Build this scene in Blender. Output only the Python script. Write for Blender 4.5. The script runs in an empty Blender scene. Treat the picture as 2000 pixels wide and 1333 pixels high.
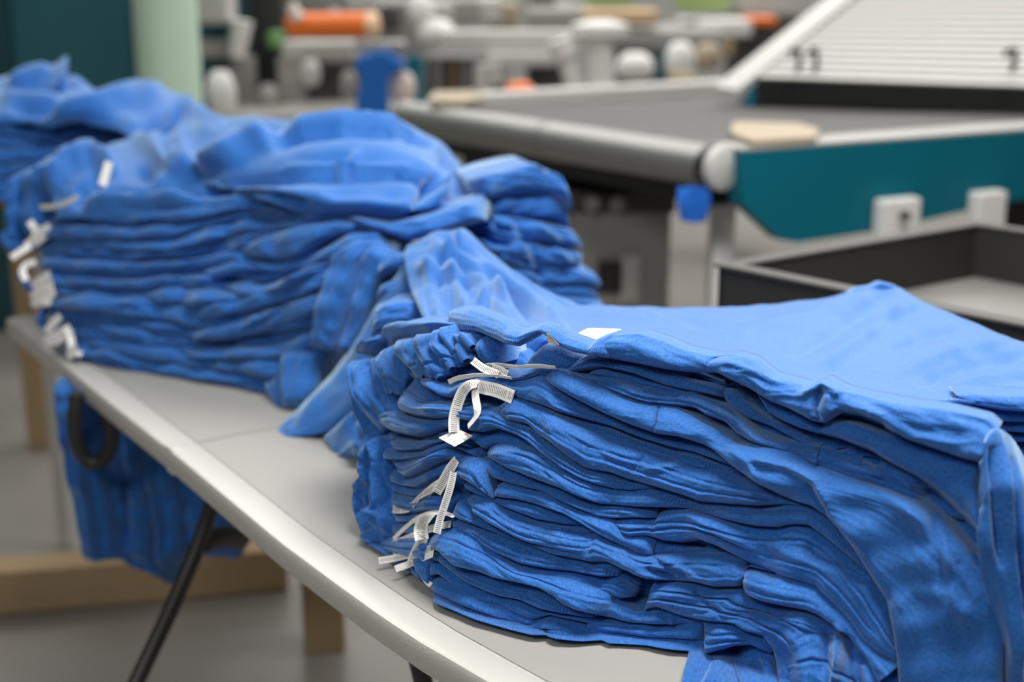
import bpy, bmesh, math, random
import numpy as np
from mathutils import Vector, Matrix
SC = bpy.context.scene; C = SC.collection
rnd = random.Random(7)
F = 2778.0; TH = math.radians(15.4); CAMZ = 1.42; TZ = 0.74
cs, sn = math.cos(TH), math.sin(TH)
# ------------------------------------------------------------------ measuring helpers
def PY(px, py, Y):
    """world point seen at photo position (px,py) standing at distance Y in front of the camera foot"""
    px = np.asarray(px, float); py = np.asarray(py, float); Y = np.asarray(Y, float)
    x = (px-1000)/F; y = -(py-666.5)/F
    dy = cs + y*sn; dz = -sn + y*cs
    s = Y/dy
    return np.stack([x*s, Y+0*s, CAMZ+dz*s], -1)
def YZ(px, py, z):
    """distance Y at which the sight line through (px,py) meets height z"""
    y = -(np.asarray(py, float)-666.5)/F
    return (z-CAMZ)/(-sn+y*cs)*(cs+y*sn)
def pt(px, py, Y): return Vector(PY(px, py, Y).tolist())
def pz(px, py, z): return pt(px, py, float(YZ(px, py, z)))
# ------------------------------------------------------------------ materials
def mat(name, col, rough=.6, metal=0., bump=0., bscale=60., var=0., vscale=8., sheen=0., spec=.5, emit=None):
    m = bpy.data.materials.new(name); m.use_nodes = True
    nt = m.node_tree; b = nt.nodes['Principled BSDF']
    b.inputs['Base Color'].default_value = (*col, 1); b.inputs['Roughness'].default_value = rough
    b.inputs['Metallic'].default_value = metal; b.inputs['Specular IOR Level'].default_value = spec
    tc = nt.nodes.new('ShaderNodeTexCoord')
    if var:
        n = nt.nodes.new('ShaderNodeTexNoise'); n.inputs['Scale'].default_value = vscale; n.inputs['Detail'].default_value = 4
        nt.links.new(tc.outputs['Object'], n.inputs['Vector'])
        mx = nt.nodes.new('ShaderNodeMix'); mx.data_type = 'RGBA'
        mx.inputs[6].default_value = (*[c*(1-var) for c in col], 1); mx.inputs[7].default_value = (*[min(1, c*(1+var)) for c in col], 1)
        nt.links.new(n.outputs['Fac'], mx.inputs[0]); nt.links.new(mx.outputs[2], b.inputs['Base Color'])
    if bump:
        n = nt.nodes.new('ShaderNodeTexNoise'); n.inputs['Scale'].default_value = bscale; n.inputs['Detail'].default_value = 3
        nt.links.new(tc.outputs['Object'], n.inputs['Vector'])
        bp = nt.nodes.new('ShaderNodeBump'); bp.inputs['Strength'].default_value = bump; bp.inputs['Distance'].default_value = .002
        nt.links.new(n.outputs['Fac'], bp.inputs['Height']); nt.links.new(bp.outputs['Normal'], b.inputs['Normal'])
    if emit:
        b.inputs['Emission Color'].default_value = (*col, 1); b.inputs['Emission Strength'].default_value = emit
    return m
def fabric(name, kind='plain', col=(.010, .122, .455)):
    """heathered cotton jersey; UV x = metres along, UV y = metres across"""
    m = bpy.data.materials.new(name); m.use_nodes = True
    nt = m.node_tree; L = nt.links.new; N = nt.nodes.new; b = nt.nodes['Principled BSDF']
    b.inputs['Roughness'].default_value = .62; b.inputs['Specular IOR Level'].default_value = .15
    b.inputs['Sheen Weight'].default_value = .48; b.inputs['Sheen Roughness'].default_value = .5
    b.inputs['Sheen Tint'].default_value = (.70, .93, 1, 1)
    tc = N('ShaderNodeTexCoord')
    mp = N('ShaderNodeMapping'); mp.inputs['Scale'].default_value = (260, 900, 1); L(tc.outputs['UV'], mp.inputs['Vector'])
    n1 = N('ShaderNodeTexNoise'); n1.inputs['Scale'].default_value = 1; n1.inputs['Detail'].default_value = 3; L(mp.outputs[0], n1.inputs['Vector'])
    mp2 = N('ShaderNodeMapping'); mp2.inputs['Scale'].default_value = (900, 220, 1); L(tc.outputs['UV'], mp2.inputs['Vector'])
    n2 = N('ShaderNodeTexNoise'); n2.inputs['Scale'].default_value = 1; n2.inputs['Detail'].default_value = 2; L(mp2.outputs[0], n2.inputs['Vector'])
    ad = N('ShaderNodeMath'); ad.operation = 'ADD'; L(n1.outputs['Fac'], ad.inputs[0]); L(n2.outputs['Fac'], ad.inputs[1])
    rp = N('ShaderNodeValToRGB'); e = rp.color_ramp.elements
    e[0].position = .36; e[0].color = (*[c*.62 for c in col], 1)
    e[1].position = .66; e[1].color = (min(1, col[0]*1.9+.012), min(1, col[1]*1.34), min(1, col[2]*1.2), 1)
    hf = N('ShaderNodeMath'); hf.operation = 'MULTIPLY'; hf.inputs[1].default_value = .5; L(ad.outputs[0], hf.inputs[0])
    L(hf.outputs[0], rp.inputs['Fac'])
    # per-garment dye lot difference
    oi = N('ShaderNodeObjectInfo'); mr = N('ShaderNodeMapRange'); mr.inputs['To Min'].default_value = .93; mr.inputs['To Max'].default_value = 1.07
    L(oi.outputs['Random'], mr.inputs['Value'])
    hs = N('ShaderNodeHueSaturation'); L(mr.outputs[0], hs.inputs['Value']); L(rp.outputs['Color'], hs.inputs['Color'])
    L(hs.outputs[0], b.inputs['Base Color'])
    h = hf.outputs[0]
    sep = N('ShaderNodeSeparateXYZ'); L(tc.outputs['UV'], sep.inputs[0])
    if kind in ('hem', 'rib'):
        w = N('ShaderNodeMath'); w.operation = 'MULTIPLY'; w.inputs[1].default_value = (2*math.pi/.0030 if kind == 'hem' else 2*math.pi/.0019)
        L(sep.outputs['X'], w.inputs[0])
        s = N('ShaderNodeMath'); s.operation = 'SINE'; L(w.outputs[0], s.inputs[0])
        if kind == 'hem':
            acc = None
            for c0 in (.0070,):
                d = N('ShaderNodeMath'); d.operation = 'SUBTRACT'; d.inputs[1].default_value = c0; L(sep.outputs['Y'], d.inputs[0])
                a = N('ShaderNodeMath'); a.operation = 'ABSOLUTE'; L(d.outputs[0], a.inputs[0])
                k = N('ShaderNodeMapRange'); k.inputs['From Min'].default_value = .0016; k.inputs['From Max'].default_value = .0026
                k.inputs['To Min'].default_value = 1; k.inputs['To Max'].default_value = 0; L(a.outputs[0], k.inputs['Value'])
                acc = k.outputs[0]
            q = N('ShaderNodeMath'); q.operation = 'MULTIPLY_ADD'; q.inputs[1].default_value = .45; q.inputs[2].default_value = -.55; L(s.outputs[0], q.inputs[0])
            mu = N('ShaderNodeMath'); mu.operation = 'MULTIPLY'; L(acc, mu.inputs[0]); L(q.outputs[0], mu.inputs[1])
            src = mu.outputs[0]; k_ = 2.6
        else: src = s.outputs[0]; k_ = .5
        sc = N('ShaderNodeMath'); sc.operation = 'MULTIPLY_ADD'; sc.inputs[1].default_value = k_; L(src, sc.inputs[0]); L(h, sc.inputs[2]); h = sc.outputs[0]
    bp = N('ShaderNodeBump'); bp.inputs['Strength'].default_value = .55; bp.inputs['Distance'].default_value = .0008
    L(h, bp.inputs['Height']); L(bp.outputs['Normal'], b.inputs['Normal'])
    return m
def label_mat(name, red=False):
    """white satin tape printed with short lines of tiny text"""
    m = bpy.data.materials.new(name); m.use_nodes = True
    nt = m.node_tree; L = nt.links.new; N = nt.nodes.new; b = nt.nodes['Principled BSDF']
    b.inputs['Roughness'].default_value = .55
    tc = N('ShaderNodeTexCoord'); sep = N('ShaderNodeSeparateXYZ'); L(tc.outputs['UV'], sep.inputs[0])
    def math_(op, a, v=None, c=None):
        n = N('ShaderNodeMath'); n.operation = op
        L(a, n.inputs[0])
        if v is not None:
            if isinstance(v, (int, float)): n.inputs[1].default_value = v
            else: L(v, n.inputs[1])
        if c is not None: n.inputs[2].default_value = c
        return n.outputs[0]
    row = math_('FRACT', math_('MULTIPLY', sep.outputs['X'], 1/.0021))
    rowon = math_('LESS_THAN', row, .42)
    ed = math_('LESS_THAN', math_('ABSOLUTE', math_('SUBTRACT', sep.outputs['Y'], .5)), .30)
    nz = N('ShaderNodeTexNoise'); nz.inputs['Scale'].default_value = 1
    mp = N('ShaderNodeMapping'); mp.inputs['Scale'].default_value = (500, 22, 1); L(tc.outputs['UV'], mp.inputs['Vector']); L(mp.outputs[0], nz.inputs['Vector'])
    on = math_('GREATER_THAN', nz.outputs['Fac'], .40)
    bl = N('ShaderNodeTexNoise'); bl.inputs['Scale'].default_value = 1
    mp2 = N('ShaderNodeMapping'); mp2.inputs['Scale'].default_value = (55, 0, 1); L(tc.outputs['UV'], mp2.inputs['Vector']); L(mp2.outputs[0], bl.inputs['Vector'])
    on2 = math_('GREATER_THAN', bl.outputs['Fac'], .40)
    k = math_('MULTIPLY', math_('MULTIPLY', rowon, ed), math_('MULTIPLY', on, on2))
    mx = N('ShaderNodeMix'); mx.data_type = 'RGBA'
    mx.inputs[6].default_value = (.88, .87, .84, 1); mx.inputs[7].default_value = (.13, .13, .14, 1)
    L(k, mx.inputs[0]); L(mx.outputs[2], b.inputs['Base Color'])
    return m
M = {}
M['cloth'] = fabric('blue_heather_jersey'); M['hem'] = fabric('blue_heather_hem', 'hem'); M['rib'] = fabric('blue_heather_rib', 'rib')
M['deepcloth'] = fabric('blue_jersey_hanging', 'plain', (.012, .11, .42))
M['tag'] = label_mat('printed_care_label'); M['white_tape'] = mat('white_satin_tape', (.88, .87, .84), .5)
M['red'] = mat('red_print', (.75, .08, .04), .6)
# ------------------------------------------------------------------ object helpers
def link(o, parent=None):
    C.objects.link(o)
    if parent is not None: o.parent = parent
    return o
def tag(o, label, cat=None, group=None, kind=None):
    if label: o['label'] = label
    if cat: o['category'] = cat
    if group: o['group'] = group
    if kind: o['kind'] = kind
    return o
def empty(name, loc, label=None, cat=None, group=None):
    o = bpy.data.objects.new(name, None); o.location = loc; o.empty_display_size = .05
    C.objects.link(o); return tag(o, label, cat, group)
def obj(name, V, Fc, m, parent=None, uv=None, smooth=True):
    """mesh object from world-space vertices; origin at the parent's base"""
    V = np.asarray(V, float)
    org = np.array(parent_loc(parent)) if parent is not None else np.array([V[:, 0].mean(), V[:, 1].mean(), V[:, 2].min()])
    me = bpy.data.meshes.new(name); me.from_pydata((V-org).tolist(), [], [list(map(int, f)) for f in Fc]); me.update()
    if uv is not None:
        ul = me.uv_layers.new(name='UVMap'); idx = np.zeros(len(me.loops), int); me.loops.foreach_get('vertex_index', idx)
        ul.data.foreach_set('uv', np.asarray(uv, float)[idx].astype(np.float32).ravel())
    if smooth: me.polygons.foreach_set('use_smooth', [True]*len(me.polygons))
    me.materials.append(m)
    o = bpy.data.objects.new(name, me)
    link(o, parent)
    if parent is None: o.location = org
    return o
def parent_loc(p):
    l = Vector((0, 0, 0))
    while p is not None: l += p.location; p = p.parent
    return l
class MB:
    def __init__(s): s.V = []; s.F = []
    def add(s, V, Fc):
        n = len(s.V); s.V += [tuple(v) for v in V]; s.F += [[i+n for i in f] for f in Fc]; return s
    def box(s, c, d, rz=0, rx=0, bev=0.0):
        bm = bmesh.new(); bmesh.ops.create_cube(bm, size=1)
        bmesh.ops.scale(bm, vec=d, verts=bm.verts)
        if bev: bmesh.ops.bevel(bm, geom=bm.edges[:], offset=bev, segments=2, affect='EDGES', profile=.6)
        R = Matrix.Translation(c) @ Matrix.Rotation(rz, 4, 'Z') @ Matrix.Rotation(rx, 4, 'X')
        bm.transform(R); bm.verts.index_update()
        s.add([v.co[:] for v in bm.verts], [[v.index for v in f.verts] for f in bm.faces]); bm.free(); return s
    def tube(s, pts, r, n=12, cap=True):
        pts = [Vector(p) for p in pts]; rr = r if isinstance(r, (list, tuple)) else [r]*len(pts)
        V = []; up = Vector((0, 0, 1)); prev = None
        for i, p in enumerate(pts):
            t = (pts[min(i+1, len(pts)-1)]-pts[max(i-1, 0)]).normalized()
            a = prev if prev is not None else (up if abs(t.dot(up)) < .95 else Vector((1, 0, 0)))
            u = (a-t*a.dot(t)).normalized(); prev = u; w = t.cross(u)
            for k in range(n):
                q = 2*math.pi*k/n; V.append(p+(u*math.cos(q)+w*math.sin(q))*rr[i])
        Fc = []
        for i in range(len(pts)-1):
            for k in range(n): Fc.append([i*n+k, i*n+(k+1) % n, (i+1)*n+(k+1) % n, (i+1)*n+k])
        if cap: Fc.append(list(range(n))[::-1]); Fc.append([(len(pts)-1)*n+k for k in range(n)])
        return s.add(V, Fc)
    def lathe(s, c, prof, n=20, axis=None):
        c = Vector(c); V = []; Fc = []
        Rm = Vector((0, 0, 1)).rotation_difference(Vector(axis)).to_matrix() if axis else Matrix.Identity(3)
        for r, z in prof:
            for k in range(n):
                q = 2*math.pi*k/n; V.append(c+Rm @ Vector((r*math.cos(q), r*math.sin(q), z)))
        for i in range(len(prof)-1):
            for k in range(n): Fc.append([i*n+k, i*n+(k+1) % n, (i+1)*n+(k+1) % n, (i+1)*n+k])
        Fc.append(list(range(n))[::-1]); Fc.append([(len(prof)-1)*n+k for k in range(n)])
        return s.add(V, Fc)
    def prism(s, poly, ext):
        """polygon of 3-D points extruded by vector ext"""
        n = len(poly); e = Vector(ext); V = [Vector(p) for p in poly]+[Vector(p)+e for p in poly]
        Fc = [list(range(n)), [n+k for k in range(n)][::-1]]+[[k, n+k, n+(k+1) % n, (k+1) % n] for k in range(n)]
        return s.add(V, Fc)
    def build(s, name, m, parent=None, smooth=False, bevel=0, auto=False):
        bm = bmesh.new(); me = bpy.data.meshes.new(name)
        V = np.array([list(v) for v in s.V]); org = np.array(parent_loc(parent)) if parent is not None else np.array([V[:, 0].mean(), V[:, 1].mean(), V[:, 2].min()])
        me.from_pydata((V-org).tolist(), [], s.F); bm.from_mesh(me); bmesh.ops.recalc_face_normals(bm, faces=bm.faces[:]); bm.to_mesh(me); bm.free()
        if smooth: me.polygons.foreach_set('use_smooth', [True]*len(me.polygons))
        me.materials.append(m); o = bpy.data.objects.new(name, me); link(o, parent)
        if parent is None: o.location = org
        if smooth:
            try:
                for e in me.edges: pass
                me.set_sharp_from_angle(angle=math.radians(40))
            except Exception: pass
        if bevel:
            b = o.modifiers.new('bevel', 'BEVEL'); b.width = bevel; b.segments = 2; b.limit_method = 'ANGLE'
        return o
# ------------------------------------------------------------------ noise and cloth tools
def gnoise(x, y, seed=0):
    r = np.random.RandomState(seed); G = r.rand(64, 64)*2*np.pi; gx, gy = np.cos(G), np.sin(G)
    xi = np.floor(x).astype(int); yi = np.floor(y).astype(int); xf = x-xi; yf = y-yi
    def g(i, j, a, b): return gx[(xi+i) % 64, (yi+j) % 64]*a+gy[(xi+i) % 64, (yi+j) % 64]*b
    u = xf*xf*xf*(xf*(xf*6-15)+10); v = yf*yf*yf*(yf*(yf*6-15)+10)
    a = g(0, 0, xf, yf)*(1-u)+g(1, 0, xf-1, yf)*u; b = g(0, 1, xf, yf-1)*(1-u)+g(1, 1, xf-1, yf-1)*u
    return (a*(1-v)+b*v)*1.6
def ridged(x, y, seed=0):
    w = gnoise(x*.5+7, y*.5, seed+9)*.8
    return (1-np.abs(gnoise(x+w, y+w, seed))*1.7)-.55
def rs(pts, n, sm=10.0):
    """resample a polyline to n points and round its corners"""
    p = np.asarray(pts, float); d = np.r_[0, np.cumsum(np.hypot(*np.diff(p[:, :2], axis=0).T))]
    k = max(n, 60); t = np.linspace(0, d[-1], k); q = np.stack([np.interp(t, d, p[:, i]) for i in range(p.shape[1])], 1)
    w = max(1, int(sm/(d[-1]/k+1e-9)))
    if w > 1:
        w = min(w, k//3); ker = np.hanning(2*w+1); ker /= ker.sum()
        e0 = q[0]-(q[1:w+1][::-1]-q[0]); e1 = q[-1]-(q[-w-1:-1][::-1]-q[-1])
        qq = np.concatenate([e0, q, e1]); q = np.stack([np.convolve(qq[:, i], ker, 'valid') for i in range(p.shape[1])], 1)
    return np.stack([np.interp(np.linspace(0, 1, n), np.linspace(0, 1, len(q)), q[:, i]) for i in range(p.shape[1])], 1)
def plen(p): p = np.asarray(p, float); return float(np.hypot(*np.diff(p[:, :2], axis=0).T).sum())
def crease(px, py, CR):
    """raised (+) and sunk (-) fold lines: list of (points, half width in photo px, height in m)"""
    out = np.zeros_like(px)
    for pts, w, a in CR:
        p = rs(pts, max(12, int(plen(pts)/12)), 8); best = np.full(px.shape, 1e9)
        x0, x1, y0, y1 = p[:, 0].min()-4*w, p[:, 0].max()+4*w, p[:, 1].min()-4*w, p[:, 1].max()+4*w
        m = (px > x0) & (px < x1) & (py > y0) & (py < y1)
        if not m.any(): continue
        X, Y = px[m], py[m]; bb = np.full(X.shape, 1e9); tt = np.zeros(X.shape)
        for i in range(len(p)-1):
            ax, ay = p[i]; bx, by = p[i+1]; dx, dy = bx-ax, by-ay; l = dx*dx+dy*dy+1e-9
            t = np.clip(((X-ax)*dx+(Y-ay)*dy)/l, 0, 1); d = np.hypot(X-ax-t*dx, Y-ay-t*dy)
            k = d < bb; bb[k] = d[k]; tt[k] = (i+t[k])/(len(p)-1)
        env = np.clip(np.minimum(tt, 1-tt)*5+.35, 0, 1)
        out[m] += a*env*np.exp(-(bb/w)**2)
    return out
def normals(P):
    du = np.gradient(P, axis=1); dv = np.gradient(P, axis=0); n = np.cross(du, dv); n /= np.linalg.norm(n, axis=-1, keepdims=True)+1e-12
    f = np.sign(n[..., 1].mean()) if abs(n[..., 1].mean()) > abs(n[..., 2].mean()) else -np.sign(n[..., 2].mean())
    return -n*f
def gridfaces(r, c, o=0):
    i = np.arange(r-1)[:, None]*c+np.arange(c-1)[None]; i = i.ravel()+o
    return np.stack([i, i+1, i+c+1, i+c], 1).tolist()
OUT_N = np.array([-.40, -.86, .30])
def strip(name, top, bot, Yf, m='cloth', parent=None, bulge=.014, dy=0., step=3.0, K=15, seed=1, rough=1., CR=None, out=None,
          tuck=.07, caps=(1, 1), pw=None, sm=9., ov=1.5, lab=None, split=1.):
    """one folded edge of cloth: a rounded roll between its upper and lower crease, closed at the back"""
    out = OUT_N if out is None else np.asarray(out, float); out = out/np.linalg.norm(out)
    n = max(10, int(max(plen(top), plen(bot))/step)); T = rs(top, n, sm); B = rs(bot, n, sm)
    dv = B-T; wl = np.hypot(dv[:, 0], dv[:, 1])+1e-6; un = dv/wl[:, None]; T = T-un*ov; B = B+un*ov; wl = wl+2*ov
    K = int(np.clip(wl.max()/2.2, K, 80))
    s = np.linspace(0, 1, K); t = (1-np.cos(np.pi*s))/2; t = .5*t+.5*s
    PX = T[None, :, 0]*(1-t[:, None])+B[None, :, 0]*t[:, None]; PYy = T[None, :, 1]*(1-t[:, None])+B[None, :, 1]*t[:, None]
    Y = Yf(PX, PYy)+dy; P = PY(PX, PYy, Y)
    wm = wl*Y.mean()/F; al = np.r_[0, np.cumsum(np.hypot(*np.diff((T+B)/2, axis=0).T))]*Y.mean()/F
    bl = np.minimum(bulge*1.35, .8*wm); bl = bl*(1+.35*gnoise(al/.035, al*0+seed*1.7, seed))
    ends = np.ones(n); L = al[-1]
    if caps[0]: ends *= np.sqrt(np.clip(1-(1-np.clip(al/np.minimum(np.maximum(wm, .008), .02), 0, 1))**2, 0, 1))
    if caps[1]: ends *= np.sqrt(np.clip(1-(1-np.clip((L-al)/np.minimum(np.maximum(wm, .008), .02), 0, 1))**2, 0, 1))
    pwv = pw if pw else np.clip(2+(wm-.02)/.015, 2, 7)
    ts = t**1.25; pr = (1-np.abs(2*ts[:, None]-1)**(pwv if np.isscalar(pwv) else pwv[None]))
    pr = np.clip(pr, 0, 1)**.5
    D = pr*bl[None]*ends[None]
    A = al[None]+0*t[:, None]; W = t[:, None]*wm[None]
    nz = ridged(A/.055+seed*3.1, W/.014+seed, seed)*.0024+ridged(A/.02, W/.007+seed*2, seed+3)*.0009+gnoise(A/.045, W/.03+seed, seed+5)*.0026
    D = D+(t[:, None]-.5)*np.clip(bl*.55, 0, .007)[None]*ends[None]*np.clip(pr*1.5, 0, 1)
    D = D+nz*rough*np.minimum(1, pr*1.6)*np.clip(wm/.012, .35, 1.)[None]+gnoise(A/.08+seed, W/.035+seed*1.3, seed+11)*.004*np.clip((wm/.03), 0, 1.4)[None]*np.minimum(1, pr*1.5)
    for q_, (c_, sd_) in enumerate(((.36, 21), (.66, 37))):
        tc = c_+.11*gnoise(al/.11+seed*2.3, al*0+q_, seed+sd_)+.03*gnoise(al/.03, al*0+q_, seed+sd_+2)
        am = np.clip(gnoise(al/.13+seed, al*0+5.5+q_, seed+sd_+1)*1.6+.55, 0, 1)*np.clip((wm-.007)/.008, 0, 1)*ends*split
        sg = .0011/np.maximum(wm, .006); x_ = (t[:, None]-tc[None])/sg[None]
        D = D-am[None]*(.0034*np.exp(-x_**2)-.0012*np.exp(-((x_-2.2)/1.6)**2))*np.clip(bl/.014, .5, 1.6)[None]
    if CR: D = D+1.6*crease(PX, PYy, CR)*np.minimum(1, pr*2)
    P = P+D[..., None]*out
    # tucked-back lips
    back = -out*np.array([1, 1, .15]); back = back/np.linalg.norm(back)
    rows = [P[0]+back*tuck+np.array([0, 0, -.000]), P[0]+back*tuck*.4, P[0]+back*tuck*.12]
    rows2 = [P[-1]+back*tuck*.12, P[-1]+back*tuck*.4, P[-1]+back*tuck]
    Q = np.concatenate([np.array(rows), P, np.array(rows2)], 0); R_ = Q.shape[0]
    V = Q.reshape(-1, 3); Fc = gridfaces(R_, n)
    i = np.arange(n-1); Fc += np.stack([(R_-1)*n+i, (R_-1)*n+i+1, i+1, i], 1).tolist()
    Fc.append([r*n for r in range(R_)]); Fc.append([r*n+n-1 for r in range(R_)][::-1])
    w0 = np.r_[-tuck, -tuck*.4, -tuck*.12]; W2 = np.concatenate([w0[:, None]+0*W[:1], W, -w0[::-1][:, None]+W[-1:]], 0)
    uv = np.stack([np.broadcast_to(al[None], W2.shape)+seed*.37, W2], -1).reshape(-1, 2)
    o = obj(name, V, Fc, M[m], parent, uv)
    if lab: o['label'] = lab
    return o
def sheet(name, rows, m='cloth', parent=None, step=4.0, across=None, CR=None, rough=1., seed=1, thick=.004, sm=16, wl=(.09, .03), lab=None, rdir=0., crk=1.):
    """a laid or hanging cloth: rows of (px,py,Y) lofted smoothly, with fold lines, closed to a real thickness"""
    n = max(12, int(max(plen(r) for r in rows)/step)); R = np.array([rs(r, n, sm) for r in rows])
    gap = np.mean([np.hypot(*(R[i+1, :, :2]-R[i, :, :2]).T).mean() for i in range(len(R)-1)])*(len(R)-1)
    m_ = across or max(10, int(gap/step)); t = np.linspace(0, len(R)-1, m_)
    # catmull-rom between rows
    Re = np.concatenate([[2*R[0]-R[1]], R, [2*R[-1]-R[-2]]]); G = []
    for q in t:
        i = min(int(q), len(R)-2); f = q-i; a, b, c, d = Re[i], Re[i+1], Re[i+2], Re[i+3]
        G.append(.5*((2*b)+(-a+c)*f+(2*a-5*b+4*c-d)*f*f+(-a+3*b-3*c+d)*f**3))
    G = np.array(G); P = PY(G[..., 0], G[..., 1], G[..., 2]); Nn = normals(P)
    al = np.cumsum(np.r_[0, np.linalg.norm(np.diff(P[m_//2], axis=0), axis=1)])[None]+0*G[..., 0]
    ac = np.cumsum(np.r_[0, np.linalg.norm(np.diff(P[:, n//2], axis=0), axis=1)])[:, None]+0*G[..., 0]
    ca, sa = math.cos(rdir), math.sin(rdir); A = al*ca+ac*sa; B = -al*sa+ac*ca
    D = (ridged(A/wl[0]+seed, B/wl[1], seed)*.0035+gnoise(A/.03, B/.02+seed, seed+4)*.0012)*rough
    if CR: D = D+1.7*crk*crease(G[..., 0], G[..., 1], CR)
    P = P+D[..., None]*Nn
    Bk = P-Nn*thick
    V = np.concatenate([P.reshape(-1, 3), Bk.reshape(-1, 3)]); k = m_*n
    Fc = gridfaces(m_, n)+[f[::-1] for f in gridfaces(m_, n, k)]
    for i in range(n-1): Fc.append([i, k+i, k+i+1, i+1]); a = (m_-1)*n+i; Fc.append([a+1, k+a+1, k+a, a])
    for j in range(m_-1): a = j*n; Fc.append([a+n, k+a+n, k+a, a]); a = j*n+n-1; Fc.append([a, k+a, k+a+n, a+n])
    uv = np.stack([al, ac], -1).reshape(-1, 2); o = obj(name, V, Fc, M[m], parent, np.concatenate([uv, uv]))
    if lab: o['label'] = lab
    return o
def wall(guides, N, seed, jit=.35):
    """split a pile face, given by guide lines from bottom to top, into N uneven layers -> [(top, bottom)] from the bottom up"""
    n = 90; G = np.array([rs(g, n, 25) for g in guides]); r = np.random.RandomState(seed)
    u = np.linspace(0, 1, n); L = []
    h = r.uniform(.45, 1.9, N); h = np.r_[0, np.cumsum(h)]/h.sum()
    for k in range(N+1):
        v = h[k]+(jit/N)*(gnoise(u*3+k*.1, u*0+k*.77, seed)+.6*gnoise(u*8, u*0+k*.9, seed+1))*(0 if k in (0, N) else 1)
        v = np.clip(v, 0, 1)*(len(G)-1); i = np.minimum(v.astype(int), len(G)-2); f = v-i; j = np.arange(n)
        L.append(G[i, j]*(1-f[:, None])+G[i+1, j]*f[:, None])
    return [(L[k+1], L[k]) for k in range(N)]
def ribbon(name, path, w, parent=None, m='tag', side=None, thick=.0004, face=None, n=30, twist=None):
    """a woven tape: path of 3-D points, width w (m) laid along 'side'"""
    p = rs(np.array([list(q) for q in path]), n, 0) if False else None
    P = np.array([list(q) for q in path]); d = np.r_[0, np.cumsum(np.linalg.norm(np.diff(P, axis=0), axis=1))]
    t = np.linspace(0, d[-1], n); Q = np.stack([np.interp(t, d, P[:, i]) for i in range(3)], 1)
    ker = np.hanning(9); ker /= ker.sum(); e = np.concatenate([2*Q[0]-Q[1:5][::-1], Q, 2*Q[-1]-Q[-5:-1][::-1]]); Q = np.stack([np.convolve(e[:, i], ker, 'valid') for i in range(3)], 1)
    T = np.gradient(Q, axis=0); T /= np.linalg.norm(T, axis=1, keepdims=True)
    if twist is not None:
        v = Q-np.array([0, 0, CAMZ]); v /= np.linalg.norm(v, axis=1, keepdims=True); S = np.cross(T, v); S /= np.linalg.norm(S, axis=1, keepdims=True)
        tw = np.radians(np.interp(np.linspace(0, 1, n), np.linspace(0, 1, len(twist)), twist))[:, None]; S = S*np.cos(tw)+np.cross(T, S)*np.sin(tw)
    else:
        S = np.array([list(s_) for s_ in (side if np.ndim(side) == 2 else [side, side])], float)
        S = np.stack([np.interp(np.linspace(0, 1, n), np.linspace(0, 1, len(S)), S[:, i]) for i in range(3)], 1)
    S = S-T*(S*T).sum(1, keepdims=True); S /= np.linalg.norm(S, axis=1, keepdims=True); Nn = np.cross(T, S)
    V = []; uv = []
    for s_, k in ((-1, 1), (0, 1), (1, 1), (1, -1), (0, -1), (-1, -1)):
        V.append(Q+S*s_*w/2+Nn*k*thick/2); uv.append(np.stack([t, np.full(n, .5+s_*.5)], 1))
    V = np.concatenate(V); uv = np.concatenate(uv); Fc = []
    for a in range(6):
        b = (a+1) % 6
        for i in range(n-1): Fc.append([a*n+i, a*n+i+1, b*n+i+1, b*n+i])
    Fc.append([a*n for a in range(6)]); Fc.append([a*n+n-1 for a in range(6)][::-1])
    o = obj(name, V, Fc, M[m], parent, uv); o.data.set_sharp_from_angle(angle=math.radians(50)); return o
# ------------------------------------------------------------------ the hall
M['floor'] = mat('polished_concrete', (.27, .252, .228), .36, bump=.1, bscale=9, var=.42, vscale=1.6)  # broad noise tone stands in for patchy reflected light and darker bands
M['wallm'] = mat('painted_wall', (.42, .42, .40), .8, var=.1, vscale=2)
M['table'] = mat('grey_moulded_plastic', (.32, .314, .29), .5, bump=.35, bscale=420)
M['rim'] = mat('grey_plastic_rim', (.50, .49, .455), .28, bump=.2, bscale=300)
M['black'] = mat('black_powder_coat', (.018, .018, .017), .45)
M['blackpl'] = mat('black_plastic', (.020, .0195, .018), .6, bump=.2, bscale=80)
M['wood'] = mat('raw_pine', (.42, .30, .165), .7, var=.25, vscale=5)
M['teal'] = mat('teal_enamel', (.0, .115, .165), .5, spec=.25)
M['tealdk'] = mat('dark_teal_enamel', (.014, .10, .125), .5, var=.1, vscale=2)
M['mint'] = mat('mint_green_paint', (.52, .70, .55), .55)
M['steel'] = mat('brushed_steel', (.27, .27, .255), .42, .6, bump=.1, bscale=50)
M['alu'] = mat('light_aluminium', (.55, .545, .52), .6, .2)
M['belt'] = mat('grey_mesh_belt', (.10, .098, .092), .85, bump=.4, bscale=250)
M['dark'] = mat('dark_machine_grey', (.055, .053, .048), .6, var=.3, vscale=9)
M['grey'] = mat('mid_machine_grey', (.29, .28, .26), .55, var=.15, vscale=5)
M['lgrey'] = mat('light_machine_grey', (.50, .49, .46), .5, var=.1, vscale=5)
M['white'] = mat('white_enamel', (.70, .69, .66), .45)
M['orange'] = mat('orange_plastic', (.78, .15, .008), .5)
M['tan'] = mat('brown_cardboard', (.50, .34, .19), .8, var=.15, vscale=12)
M['cream'] = mat('cream_board', (.36, .29, .20), .7)
M['green'] = mat('green_ink', (.13, .30, .10), .6)
M['olive'] = mat('olive_green_plastic', (.27, .37, .12), .6)
M['bluepl'] = mat('royal_blue_cloth', (.004, .11, .42), .8)
M['brown'] = mat('brown_handle_wood', (.22, .13, .07), .6)
M['pink'] = mat('pale_pink_plastic', (.66, .56, .50), .5)
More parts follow.
